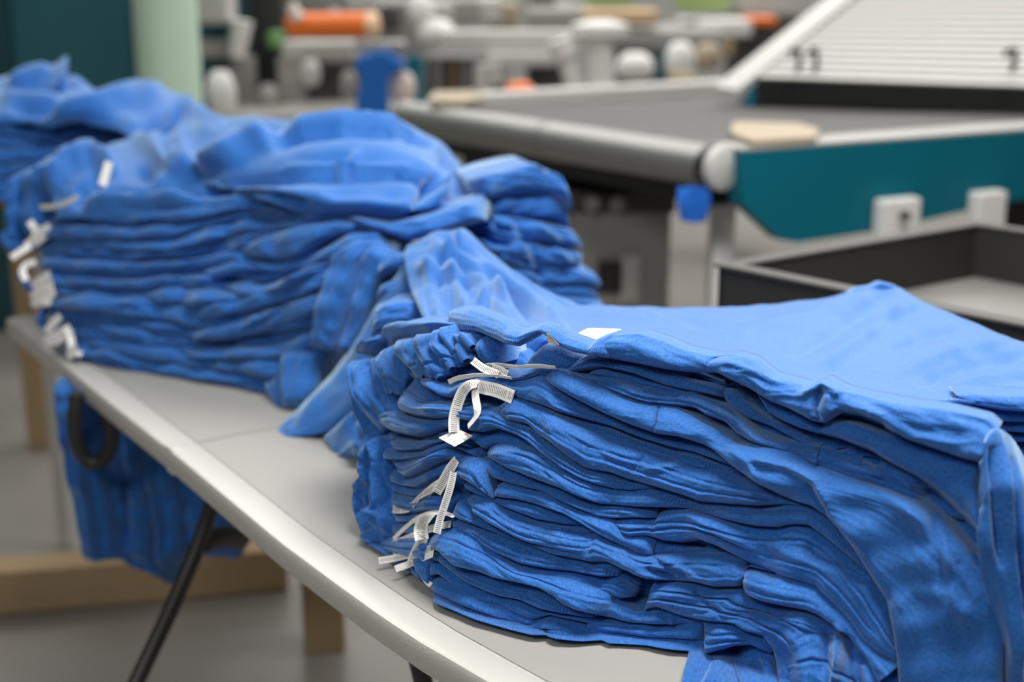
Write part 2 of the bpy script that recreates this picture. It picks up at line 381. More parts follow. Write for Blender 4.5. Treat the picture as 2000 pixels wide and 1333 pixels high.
def stru(o): o['kind'] = 'structure'; return o
fl = MB().box((0, 4.5, -.05), (18, 16, .1)).build('floor', M['floor']); stru(fl)
wb = MB().box((0, 10.1, 2.2), (18, .2, 4.4)).build('wall_back', M['wallm']); stru(wb)
# ------------------------------------------------------------------ folding table
EDGE = [(-30, 590), (11, 622), (110, 703), (220, 793), (325, 876), (440, 972), (540, 1056), (650, 1138), (740, 1203), (820, 1256), (890, 1296), (950, 1332), (1030, 1377), (1130, 1432), (1250, 1497)]
E2 = np.array([PY(x, y, float(YZ(x, y, TZ)))[:2] for x, y in EDGE])
EV = E2[1]-E2[7]; EV /= np.linalg.norm(EV); NV = np.array([EV[1], -EV[0]]);
if NV[1] < 0: NV = -NV
def table_half(a, b, seam_low):
    prof = [(.030, -.036), (.012, -.038), (.003, -.034), (.000, -.022), (.000, -.008), (.003, -.002), (.008, 0), (.036, .0), (.040, -.0012), (.046, -.002), (.30, -.002), (.60, -.002), (.714, -.002), (.720, -.0012), (.724, 0), (.752, 0), (.757, -.002), (.760, -.008), (.760, -.022), (.757, -.034), (.748, -.038), (.730, -.036)]
    seg = E2[a:b+1]; n = 24; p = rs(seg, n, 0 if False else .0001); V = []; Fc = []
    for q in p:
        for o, z in prof: V.append((q[0]+NV[0]*o, q[1]+NV[1]*o, TZ+z))
    k = len(prof)
    for i in range(n-1):
        for j in range(k): Fc.append([i*k+j, i*k+(j+1) % k, (i+1)*k+(j+1) % k, (i+1)*k+j])
    Fc.append(list(range(k))[::-1]); Fc.append([(n-1)*k+j for j in range(k)])
    return V, Fc, p
tbl = empty('folding_table', (float(E2[4][0]+NV[0]*.38), float(E2[4][1]+NV[1]*.38), 0), 'long pale grey plastic folding table under the heaps of blue shirts', 'table')
SEAM = 4
for a, b in ((1, 4), (4, 14)):
    V, Fc, p = table_half(a, b, 0)
    if a == 4: V = [(v[0]-EV[0]*.002, v[1]-EV[1]*.002, v[2]) for v in V]
    mb = MB(); mb.add(V, Fc); mb.build('tabletop', M['rim'], tbl, smooth=True)
    # textured centre panel let into each half
    pe = [p[0]*.93+p[1]*.07]+list(p[1:-1])+[p[-1]*.93+p[-2]*.07]
    inner = [(q[0]+NV[0]*.046, q[1]+NV[1]*.046, TZ-.0018) for q in pe]; back = [(q[0]+NV[0]*.71, q[1]+NV[1]*.71, TZ-.0018) for q in pe]
    n = len(inner); Vv = inner+back; Vv += [(x, y, z+.001) for x, y, z in Vv]
    Ff = [[i, i+1, n+i+1, n+i] for i in range(n-1)]+[[2*n+i, 2*n+i+1, 3*n+i+1, 3*n+i] for i in range(n-1)]
    for i in range(n-1): Ff += [[i, i+1, 2*n+i+1, 2*n+i], [n+i, n+i+1, 3*n+i+1, 3*n+i]]
    MB().add(Vv, Ff).build('surface_panel', M['table'], tbl)
sp = E2[4]
jn = MB(); jn.box((sp[0]+NV[0]*.012-EV[0]*.0, sp[1]+NV[1]*.012, TZ-.019), (.030, .020, .040), rz=math.atan2(EV[1], EV[0]), bev=.004)
jn.build('hinge_joint', M['rim'], tbl)
def tl(px, py, Y): return pt(px, py, Y)
MB().tube([pt(445, 935, 2.05), pt(415, 985, 2.05), pt(398, 1035, 2.04), pt(378, 1090, 2.02), pt(330, 1200, 1.98), pt(268, 1330, 1.93), pt(225, 1420, 1.88), pt(190, 1490, 1.86)], .0125, 14).build('leg', M['black'], tbl, smooth=True)
MB().tube([pt(805, 1240, 1.62), pt(826, 1330, 1.62), pt(850, 1500, 1.60), pt(900, 1850, 1.58)], .0125, 14).build('leg', M['black'], tbl, smooth=True)
MB().tube([pt(395, 1060, 2.06), pt(430, 1050, 2.10), pt(470, 1052, 2.16)], .018, 12).build('leg_brace', M['black'], tbl, smooth=True)
def rs3(P, n):
    P = np.array([list(p) for p in P]); d = np.r_[0, np.cumsum(np.linalg.norm(np.diff(P, axis=0), axis=1))]; t = np.linspace(0, d[-1], n); Q = np.stack([np.interp(t, d, P[:, i]) for i in range(3)], 1)
    k = np.hanning(11); k /= k.sum(); e = np.concatenate([2*Q[0]-Q[1:6][::-1], Q, 2*Q[-1]-Q[-6:-1][::-1]]); return [tuple(q) for q in np.stack([np.convolve(e[:, i], k, 'valid') for i in range(3)], 1)]
# carrying handle: a loop of black strap under the edge
hp = [(150, 770), (144, 830), (152, 880), (178, 912), (206, 900), (221, 860), (214, 810), (198, 775)]
hv = [pt(x, y, 2.215+.0*i) for i, (x, y) in enumerate(hp)]
MB().tube(rs3(hv, 40), .0125, 14).build('carrying_handle', M['black'], tbl, smooth=True)
for x0, y0 in ((545, 1093), (650, 1180)):
    q = pz(x0, y0, TZ-.048); MB().box((q.x+NV[0]*.03, q.y+NV[1]*.03, TZ-.045), (.05, .035, .022), rz=math.atan2(EV[1], EV[0]), bev=.006).build('rim_clip', M['rim'], tbl)
# ------------------------------------------------------------------ wooden bench behind the table
ben = empty('wooden_bench', pz(330, 1150, 0), 'low raw pine bench frame standing on the floor behind the folding table', 'bench')
def beam(nm, a, b, w, h, par=ben, m='wood'):
    a = Vector(a); b = Vector(b); d = b-a; c = (a+b)/2
    return MB().box(c, (d.length, w, h), rz=math.atan2(d.y, d.x), bev=.004).build(nm, M[m], par)
pA = pz(-60, 1150, .055); pB = pz(560, 1098, .055)
beam('floor_rail', pA, pB, .09, .10)
q = pz(630, 1276, 0); MB().box((q.x, q.y+.04, .33), (.085, .085, .66), rz=.1, bev=.004).build('post', M['wood'], ben)
q = pz(90, 868, 0); MB().box((q.x, q.y, .452), (.085, .085, .905), rz=.1, bev=.004).build('post', M['wood'], ben)
q = pt(112, 880, 3.25); MB().box((q.x, q.y, .43), (.03, .03, .86), rz=.1, bev=.003).build('white_panel', M['lgrey'], ben)
a = pt(-120, 470, 2.86); b = pt(330, 430, 3.0)
bt = MB().box(((a.x+b.x)/2, 3.46, .92), (b.x-a.x, 1.06, .03), rz=.03, bev=.003).build('bench_top', M['wood'], ben)
# shirts hanging under the table
# ------------------------------------------------------------------ teal cabinet and column
cab = empty('teal_cabinet', pt(120, 180, 5.3)*1.0, 'tall dark teal cabinet at the far left behind the mint green column', 'cabinet'); cab.location.z = 0
a = pt(-160, 0, 5.3); b = pt(452, 0, 5.3)
MB().box(((a.x+b.x)/2, 5.7, 1.1), (b.x-a.x, .8, 2.2), bev=.01).build('body', M['tealdk'], cab)
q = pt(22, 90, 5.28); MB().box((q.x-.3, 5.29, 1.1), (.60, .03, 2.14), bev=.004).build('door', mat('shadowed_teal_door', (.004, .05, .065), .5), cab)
q = pt(140, 90, 5.28); MB().box((q.x, 5.29, 1.1), (.42, .03, 2.14), bev=.004).build('door', M['tealdk'], cab)
col = empty('column', (pt(328, 100, 4.5).x, 4.5, 0), 'round mint green column rising behind the blue shirts', 'column')
MB().lathe((col.location.x, 4.5, 0), [(.098, 0), (.098, 3.6)], 40).build('shaft', M['mint'], col, smooth=True)
MB().lathe((col.location.x, 4.5, 0), [(.15, 0), (.15, .03), (.11, .05)], 40).build('base_collar', M['mint'], col, smooth=True)
# ------------------------------------------------------------------ conveyor dryer
RZ = .955
R_ = pz(1392, 326, RZ); L_ = pz(790, 229, RZ)
dry = empty('conveyor_dryer', ((R_.x+L_.x)/2, (R_.y+L_.y)/2, 0), 'teal and grey conveyor dryer with a long steel roller and slatted hood', 'dryer')
mid = R_.lerp(L_, .47); g = (L_-R_).normalized()
MB().tube([R_, mid-g*.004], .0465, 32).build('roller', M['steel'], dry, smooth=True)
MB().tube([mid+g*.004, L_], .0465, 32).build('roller', M['steel'], dry, smooth=True)
MB().tube([mid-g*.006, mid+g*.006], .043, 24).build('roller_joint', M['dark'], dry, smooth=True)
MB().tube([R_+g*.01, R_-g*.012], .050, 32).build('roller_ring', M['black'], dry, smooth=True)
q = R_-g*.05
MB().tube([R_-g*.012, R_-g*.016, R_-g*.036, R_-g*.042], [.044, .049, .049, .038], 32).build('bearing_cap', M['alu'], dry, smooth=True)
ZT = .995
e0 = pz(1447, 296, ZT); e1 = pz(2090, 249, ZT); ed = (e1-e0).normalized()
PL = [(1447, 296), (2090, 249), (2090, 372), (1950, 398), (1710, 452), (1560, 474), (1528, 470), (1449, 398)]
def onplane(px, py, a=e0, d=ed):
    """point on the vertical plane through a along d"""
    n = Vector((d.y, -d.x, 0)); o = Vector((0, 0, CAMZ)); r = pt(px, py, 1.0)-o
    return o+r*((a-o).dot(n)/r.dot(n))
nrm = Vector((-ed.y, ed.x, 0))
MB().prism([onplane(x, y) for x, y in PL], nrm*.05).build('side_panel', M['teal'], dry)
# pale flange on top of the side panel and the board lying on it
MB().prism([e0+nrm*.0, e1, e1+nrm*.11, e0+nrm*.11], (0, 0, .006)).build('side_flange', M['grey'], dry)
f0 = pz(838, 216, .97); f1 = pz(1480, 178, .97)
MB().prism([f0, f1, f1+Vector((.0, .12, 0)), f0+Vector((0, .12, 0))], (0, 0, .035)).build('side_rail', M['lgrey'], dry)
fR = pz(2300, 190, .985)
MB().prism([L_+Vector((0, 0, .040)), R_+Vector((0, 0, .040)), e0+nrm*.1-Vector((0, 0, .012)), e1+nrm*.1-Vector((0, 0, .012)), fR, f1+Vector((1.2, .6, 0)), f1, f0], (0, 0, -.02)).build('belt', M['belt'], dry)
uq = [R_+Vector((-.02, .12, -.10)), L_+Vector((0, .12, -.10)), f0+Vector((0, 0, -.1)), f1+Vector((0, 0, -.12)), e1+nrm*.12-Vector((0, 0, .14)), e0+nrm*.12-Vector((0, 0, .14))]
MB().prism(uq, (0, 0, .06)).build('underframe', M['black'], dry)
def pbox(nm, m, par, x0, y0, x1, y1, Y, depth=.1, bev=.0, rz=0):
    """a box whose front face spans a photo rectangle at distance Y"""
    a = pt(x0, y1, Y); b = pt(x1, y0, Y); w = b.x-a.x; h = b.z-a.z
    return MB().box(((a.x+b.x)/2, Y+depth/2, (a.z+b.z)/2), (w, depth, h), bev=bev, rz=rz).build(nm, M[m], par)
for (x0, y0, x1, y1) in ((1703, 384, 1776, 520), (1888, 370, 1943, 520)):
    a = onplane((x0+x1)/2, y0); b = onplane(x0, y0); c = onplane(x1, y0); w = (c-b).length
    MB().box((a.x-nrm.x*.025, a.y-nrm.y*.025, a.z/2), (w, .04, a.z), rz=math.atan2(ed.y, ed.x), bev=.008).build('leg', M['white'], dry)
a = onplane(1728, 412)-nrm*.06; MB().lathe(a, [(.010, 0), (.010, .02)], 12, axis=-nrm).build('leg_bolt', M['dark'], dry, smooth=True)
pbox('inner_leg', 'white', dry, 1386, 376, 1440, 610, 3.28, .08, .006)
pbox('inner_frame', 'black', dry, 1946, 378, 2100, 470, 3.62, .05)
pbox('dark_underside', 'black', dry, 905, 285, 1322, 400, 4.05, .3)  # plain black box filling the dark underside of the belt
# hood
hA, hB, hC, hD = pt(1478, 150, 4.2), pt(2120, 172, 3.86), pt(1700, -22, 4.72), pt(2330, -35, 4.4)
n = 15; mb = MB(); up = (hC-hA).cross(hB-hA).normalized(); up = up if up.z > 0 else -up
for i in range(n):
    t0 = i/n+.006; t1 = (i+1)/n-.004
    a0, b0 = hA.lerp(hC, t0), hB.lerp(hD, t0); a1, b1 = hA.lerp(hC, t1), hB.lerp(hD, t1)
    mb.prism([a0, b0, b1-up*.006, a1-up*.006], -up*.015)
mb.build('hood_slats', M['alu'], dry)
MB().prism([hA-up*.018, hB-up*.018, hD-up*.018, hC-up*.018], -up*.02).build('hood_backing', M['grey'], dry)
s0, s1, s2, s3 = pt(1396, 168, 4.18), pt(1440, 176, 4.17), pt(1672, -10, 4.70), pt(1622, -10, 4.72)
MB().prism([s0, s1, s2, s3], -up*.04).build('hood_side_rail', M['alu'], dry)
for x in (1556, 1590, 1975):
    a = pt(x, 128, 4.12 if x < 1700 else 3.9); MB().tube([a+Vector((-.018, 0, .03)), a+Vector((-.012, -.02, .045)), a+Vector((.0, -.02, .045)), a+Vector((.008, 0, .0)), a+Vector((0, 0, -.02))], .008, 10).build('hood_latch', M['dark'], dry, smooth=True)
MB().prism([hA+Vector((-.01, .02, -.03)), hA+Vector((.02, .02, -.01)), hA+Vector((.02, .02, -.09)), hA+Vector((-.05, .02, -.078))], (.3, .4, 0)).build('hood_cheek', M['teal'], dry)
MB().prism([hA+Vector((.0, .0, -.004)), hB+Vector((0, .0, -.004)), hB+Vector((0, .0, -.078)), hA+Vector((0, .0, -.078))], (.2, .35, 0)).build('tunnel_mouth', mat('tunnel_shade_black', (.004, .004, .004), .9), dry)  # black block, shade of the tunnel opening put into its colour
# board lying on the dryer corner
bd = MB(); bq = [pz(1425, 255, 1.003), pz(1440, 246, 1.003), pz(1560, 250, 1.003), pz(1600, 262, 1.003), pz(1592, 278, 1.003), pz(1470, 285, 1.003), pz(1432, 272, 1.003)]
tag(bd.prism(bq, (0, 0, .012)).build('cream_board', M['cream']), 'small cream board lying on the corner of the dryer beside the roller end', 'board')
tag(MB().prism([pz(838, 205, 1.006), pz(848, 186, 1.006), pz(925, 184, 1.006), pz(950, 196, 1.006), pz(905, 207, 1.006)], (0, 0, .012)).build('cream_pad', M['cream']), 'thin cream pad lying at the far left end of the dryer rail', 'pad')
# grey cabinet under the dryer
cb = empty('control_cabinet', (pt(1215, 560, 3.75).x, 3.9, 0), 'squat grey machine cabinet standing under the dryer roller', 'cabinet')
pbox('body', 'grey', cb, 1110, 395, 1312, 900, 3.75, .4, .01)
pbox('display_window', 'black', cb, 1166, 512, 1216, 572, 3.735, .02)
pbox('window_frame', 'lgrey', cb, 1212, 500, 1250, 590, 3.738, .012)
pbox('top_panel', 'dark', cb, 1085, 372, 1322, 418, 3.74, .3, .01)
for x in (1155, 1205):
    a = pt(x, 395, 3.73); MB().lathe(a, [(.020, 0), (.020, .03)], 16, axis=(0, -1, 0)).build('dial', M['grey'], cb, smooth=True)
M['rag'] = fabric('royal_blue_rag', 'plain', (.004, .13, .62))
bc = sheet('blue_rag', [[(1324, 366, 3.12), (1355, 364, 3.12), (1386, 366, 3.12)], [(1325, 400, 3.11), (1356, 402, 3.12), (1387, 400, 3.11)], [(1327, 430, 3.12), (1352, 436, 3.12), (1378, 434, 3.12)]], 'rag', step=3, rough=.6)
tag(bc, 'small square of blue cloth hanging below the right end of the steel roller', 'cloth')
# ------------------------------------------------------------------ black tray cart
A = pz(1403, 522, .92); B = pz(2000, 641, .92); D = pz(1902, 438, .92); A.z = B.z = D.z = .92
u = B-A; v = D-A; B = A+u*1.5; E = D+u*1.5; 
tr = empty('black_tray_cart', ((A.x+E.x)/2, (A.y+E.y)/2, 0), 'empty black open tray with raised sides behind the near shirts', 'tray')
un, vn = u.normalized(), v.normalized()
def slab(p, q, w, h, nm, mtl=M['blackpl']):
    return MB().prism([p, q, q+w, p+w], (0, 0, -h)).build(nm, mtl, tr, bevel=.002)
slab(A, B, vn*.022, .13, 'side_wall'); slab(D, E, -vn*.022, .13, 'side_wall'); slab(A, D, un*.022, .13, 'side_wall'); slab(B, E, -un*.022, .13, 'side_wall')
M['rimblk'] = mat('lighter_black_rim', (.06, .058, .053), .7)  # rim is a lighter black than the tray walls
MB().prism([A-un*.006-vn*.006, B-vn*.006, B+vn*.026, A+vn*.026], (0, 0, .006)).build('rim', M['rimblk'], tr, bevel=.002)
MB().prism([D-un*.006+vn*.006, E+vn*.006, E-vn*.026, D-vn*.026], (0, 0, .006)).build('rim', M['rimblk'], tr, bevel=.002)
MB().prism([A-un*.006+vn*.026, A+un*.026+vn*.026, D+un*.026-vn*.026, D-un*.006-vn*.026], (0, 0, .006)).build('rim', M['rimblk'], tr, bevel=.002)
MB().prism([A+Vector((0, 0, -.095)), B+Vector((0, 0, -.095)), E+Vector((0, 0, -.095)), D+Vector((0, 0, -.095))], (0, 0, -.02)).build('tray_floor', mat('lit_grey_tray', (.17, .165, .155), .5, var=.4, vscale=6), tr)  # light on the tray floor put into its colour as a paler grey
for p in (A+un*.03+vn*.03, B-un*.05+vn*.03, D+un*.03-vn*.05, E-un*.05-vn*.05): MB().tube([(p.x, p.y, .80), (p.x, p.y, 0)], .016, 12).build('leg', M['black'], tr, smooth=True)
# ------------------------------------------------------------------ printing press clutter in the far background
def thing(nm, px, Y, label, cat, group=None):
    e = empty(nm, (pt(px, 100, Y).x, Y, 0), label, cat, group); return e
pr = thing('printing_press', 1010, 5.4, 'large pale grey printing press with long arms behind the dryer', 'press')
def arm(nm, m, par, x0, y0, x1, y1, Y, w, r1=None):
    a, b = pt(x0, y0, Y), pt(x1, y1, Y); r = w/2*Y/F; MB().tube([a, a.lerp(b, .5), b], [r, ((r1 or r)+r)/2, r1 or r], 16).build(nm, M[m], par, smooth=True)
pbox('crossbeam', 'lgrey', pr, 860, 62, 1125, 98, 5.4, .15, .01)
pbox('lower_beam', 'lgrey', pr, 950, 104, 1095, 128, 5.3, .1, .01)
pbox('body', 'dark', pr, 832, 112, 985, 215, 5.6, .4, .02)
for x in (850, 880, 905, 940): pbox('body_rib', 'brown' if x in (880, 940) else 'grey', pr, x, 112, x+9, 190, 5.57, .03)
pbox('side_body', 'dark', pr, 1030, 128, 1100, 185, 5.5, .3, .02)
pbox('table_bed', 'grey', pr, 1190, 60, 1420, 100, 6.0, .5, .02); pbox('under_bed', 'dark', pr, 1195, 88, 1310, 178, 5.9, .3, .02)
arm('arm', 'white', pr, 1096, 88, 1132, 195, 5.0, 36); arm('arm_head', 'white', pr, 1090, 78, 1106, 112, 4.98, 50)
arm('arm', 'white', pr, 1172, 70, 1178, 196, 5.05, 50); 
a = pt(1172, 62, 5.05); MB().lathe(a-Vector((0, 0, .03)), [(.06, 0), (.10, .02), (.10, .055), (.04, .07)], 28).build('swivel_head', M['white'], pr, smooth=True)
pbox('arm_foot', 'white', pr, 1100, 184, 1202, 200, 4.95, .1, .01)
arm('column', 'lgrey', pr, 945, 125, 945, 182, 5.2, 36); arm('column', 'lgrey', pr, 968, 125, 970, 165, 5.15, 22)
pbox('upper_deck', 'grey', pr, 1030, 18, 1180, 62, 6.4, .6, .02)
for i, (x, y, w, m) in enumerate(((845, 28, 80, 'lgrey'), (905, 22, 60, 'grey'), (955, 20, 50, 'lgrey'), (985, 30, 55, 'cream'), (1240, 55, 70, 'dark'), (1300, 75, 80, 'grey'), (1360, 62, 60, 'lgrey'), (1060, 14, 50, 'dark'), (1100, 30, 40, 'grey'))):
    pbox('machine_block', m, pr, x-w/2, y-24, x+w/2, y+28, 6.3+i*.06, .3, .02)
p2 = thing('printing_station', 560, 5.6, 'cluttered grey and black printing station between the mint column and the hanging blue shirt', 'press')
pbox('black_column', 'black', p2, 496, -40, 548, 195, 5.5, .2, .02)
pbox('rail', 'grey', p2, 385, 80, 450, 114, 5.2, .1, .01); pbox('beam', 'lgrey', p2, 550, 82, 690, 114, 5.3, .12, .01)
pbox('post', 'grey', p2, 454, 112, 492, 300, 5.25, .1, .01); pbox('post', 'grey', p2, 548, 112, 592, 300, 5.3, .1, .01)
pbox('dark_housing', 'dark', p2, 590, 118, 700, 300, 5.45, .3, .02); pbox('backing', 'dark', p2, 490, 180, 560, 300, 5.6, .2)
pbox('top_box', 'lgrey', p2, 384, -40, 441, 48, 5.1, .2, .02); pbox('upper_block', 'grey', p2, 550, -30, 690, 28, 5.9, .3, .02)
pbox('upper_block', 'lgrey', p2, 672, -20, 740, 25, 5.8, .3, .02); pbox('upper_block', 'grey', p2, 730, 0, 830, 110, 6.2, .3, .02); pbox('upper_block', 'dark', p2, 735, 10, 780, 60, 5.9, .2, .02)
pbox('shelf', 'grey', p2, 385, 225, 830, 238, 4.9, .5, .005)
pbox('rack', 'dark', pr, 1436, 30, 1570, 400, 6.45, .5, .01)
arm('lever', 'white', p2, 472, 40, 462, 110, 5.15, 44, .03)
arm('lever', 'lgrey', p2, 660, 20, 580, 118, 5.6, 20)
def disc(nm, m, x, y, w, h, Y, label, cat, group=None, par=None):
    r = w/2*Y/F; hh = h/2*Y/F; a = pt(x, y, Y)
    o = MB().lathe((a.x, a.y, a.z-hh), [(r*.55, 0), (r*.92, hh*.35), (r, hh*.9), (r*.97, hh*1.3), (r*.7, hh*1.8), (r*.4, hh*2)], 24).build(nm, M[m], par, smooth=True)
    if label: tag(o, label, cat, group)
    return o
disc('ink_tub', 'white', 431, 182, 60, 86, 5.0, 'large white round tub just right of the mint column', 'tub')
disc('ink_tub', 'lgrey', 607, 142, 38, 50, 5.2, 'small pale tub under the orange roll', 'tub')
disc('ink_tub', 'grey', 523, 188, 44, 46, 5.2, 'small grey round tub between the two grey posts', 'tub')
disc('ink_tub', 'grey', 682, 166, 34, 56, 5.2, 'grey tub touching the left side of the hanging blue shirt', 'tub')
disc('ink_tub', 'pink', 788, 170, 48, 58, 5.0, 'pinkish white tub at the right side of the hanging blue shirt', 'tub')
disc('ink_tub', 'lgrey', 792, 206, 44, 34, 5.02, 'pale grey tub under the pinkish white tub', 'tub')
disc('ink_tub', 'white', 822, 22, 50, 60, 5.6, 'bright white tub at the top edge above the teal post', 'tub')
disc('ink_tub', 'white', 850, 62, 76, 46, 5.6, 'wide white tub on the press beside the teal post', 'tub')
disc('ink_tub', 'white', 1240, 130, 74, 52, 5.6, 'white tub on the dark machine right of the white press arms', 'tub')
disc('ink_bucket', 'white', 1328, 118, 60, 70, 5.5, 'white bucket standing beside the thin teal rod', 'bucket')
disc('ink_bucket', 'cream', 1332, 152, 56, 26, 5.45, 'cream tub in front of the white bucket', 'tub')
disc('ink_bucket', 'cream', 1382, 110, 54, 50, 5.7, 'cream bucket left of the slatted hood rail', 'bucket')
disc('orange_lid', 'orange', 1016, 178, 62, 36, 4.75, 'orange rounded bowl sitting on the dryer rail', 'lid')  # stands for an orange bottle cap
pbx = tag(pbox('teal_post', 'teal', None, 796, 110, 826, 300, 5.2, .06), 'teal post right of the pinkish white tub', 'post')
tag(pbox('teal_rod', 'teal', None, 1284, 96, 1294, 160, 5.5, .02), 'thin teal rod beside the white bucket', 'rod')
tag(pbox('green_box', 'green', None, 524, 62, 548, 94, 5.3, .08, .01), 'small green box left of the orange roll', 'box')
tag(pbox('cardboard_box', 'tan', None, 1140, 22, 1290, 48, 6.0, .3, .01), 'flat tan and orange carton on the press at the top edge', 'box')
tag(pbox('cardboard_box', 'tan', None, 1330, 80, 1432, 108, 6.1, .3, .01), 'brown carton behind the buckets, left of the hood rail', 'box')
tag(pbox('orange_box', 'orange', None, 1462, 34, 1520, 50, 6.2, .2, .01), 'orange red box peeking out left of the slatted hood', 'box')
tag(pbox('white_crate', 'white', None, 1372, 40, 1470, 72, 6.15, .3, .01), 'white crate below the orange red box', 'crate')
tag(pbox('white_crate', 'lgrey', None, 1440, -20, 1560, 30, 6.5, .3, .01), 'pale crate at the top edge above the orange red box', 'crate')
tag(pbox('green_bin', 'olive', None, 1146, -30, 1236, 10, 6.4, .3, .01), 'olive green bin at the top edge above the tan carton', 'bin')
tag(pbox('green_bin', 'olive', None, 1330, -30, 1425, 20, 6.4, .3, .01), 'olive green bin at the top edge left of the pale crate', 'bin')
# orange roll with white ends
rl = thing('orange_roll', 648, 5.0, 'long orange roll with pale rounded ends lying across the press', 'roll')
a, b = pt(560, 50, 5.0), pt(738, 48, 5.0)
MB().tube([a.lerp(b, t) for t in (0, .03, .5, .97, 1)], [.03, .042, .043, .042, .03], 24).build('roll_body', M['orange'], rl, smooth=True)
MB().tube([b.lerp(a, t)+Vector((0, -.006, 0)) for t in (-.03, 0, .12, .15)], [.02, .04, .042, .03], 24).build('end_cap', mat('peach_plastic', (.85, .55, .33), .5), rl, smooth=True)
MB().tube([a+Vector((.02, -.03, .07)), a+Vector((.05, -.04, .02))], [.02, .022], 16).build('strap_knob', M['pink'], rl, smooth=True)
# royal blue shirt stretched on a stand
bs = thing('blue_shirt_on_stand', 740, 4.9, 'royal blue shirt standing upright on a press arm in the background', 't-shirt')
o_ = [(712, 108), (738, 98), (760, 104), (792, 124), (784, 142), (766, 146), (757, 165), (757, 300), (686, 300), (696, 190), (704, 160), (692, 132), (696, 112)]
MB().prism([pt(x, y, 4.9) for x, y in o_], (0, .09, 0)).build('body', M['bluepl'], bs, bevel=.012)
pbox('shelf', 'grey', bs, 690, 82, 790, 100, 4.95, .12, .01)
# ------------------------------------------------------------------ camera, light
cam = bpy.data.cameras.new('camera'); co = bpy.data.objects.new('camera', cam); C.objects.link(co); SC.camera = co
co.location = (0, 0, CAMZ); co.rotation_euler = (math.pi/2-TH, 0, 0); cam.lens = 50.004; cam.sensor_width = 36; cam.sensor_fit = 'HORIZONTAL'
cam.clip_start = .05; cam.clip_end = 60
cam.dof.use_dof = True; cam.dof.focus_distance = 1.47; cam.dof.aperture_fstop = 2.5; cam.dof.aperture_blades = 0
def area(nm, loc, rot, sx, sy, e, col=(1, 1, 1)):
    l = bpy.data.lights.new(nm, 'AREA'); l.shape = 'RECTANGLE'; l.size = sx; l.size_y = sy; l.energy = e; l.color = col
    o = bpy.data.objects.new(nm, l); C.objects.link(o); o.location = loc; o.rotation_euler = rot; return o
area('overhead_light', (1.0, 2.9, 3.1), (math.radians(-18), math.radians(8), 0), 1.4, 1.0, 52, (1, .985, .95))
area('overhead_light', (-1.6, 5.5, 3.8), (0, 0, 0), 2.5, 2.5, 120, (1, .985, .95))
area('overhead_light', (2.2, 6.5, 3.8), (0, 0, 0), 3, 3, 150, (1, .985, .95))
area('overhead_light', (-1.3, -.6, 3.0), (math.radians(33), math.radians(-14), 0), 1.2, .8, 42, (1, .98, .95))  # added fill from behind the camera, brightens shirt fronts and labels
area('overhead_light', (.45, 1.25, 2.75), (math.radians(2), 0, 0), 1.0, .7, 72, (1, .985, .95))  # added above the near heap to model its folds and brighten the pale shirt
area('back_glare_light', (1.2, 8.6, 3.1), (math.radians(-78), 0, 0), 7, 1.8, 150, (1, .99, .97))  # added at the back for grazing glare on upward faces, no window there
w = bpy.data.worlds.new('hall_light'); SC.world = w; w.use_nodes = True
w.node_tree.nodes['Background'].inputs[0].default_value = (.95, .96, 1, 1); w.node_tree.nodes['Background'].inputs[1].default_value = .07
SC.view_settings.view_transform = 'Standard'; SC.view_settings.look = 'None'; SC.view_settings.gamma = 1; SC.view_settings.exposure = -.1
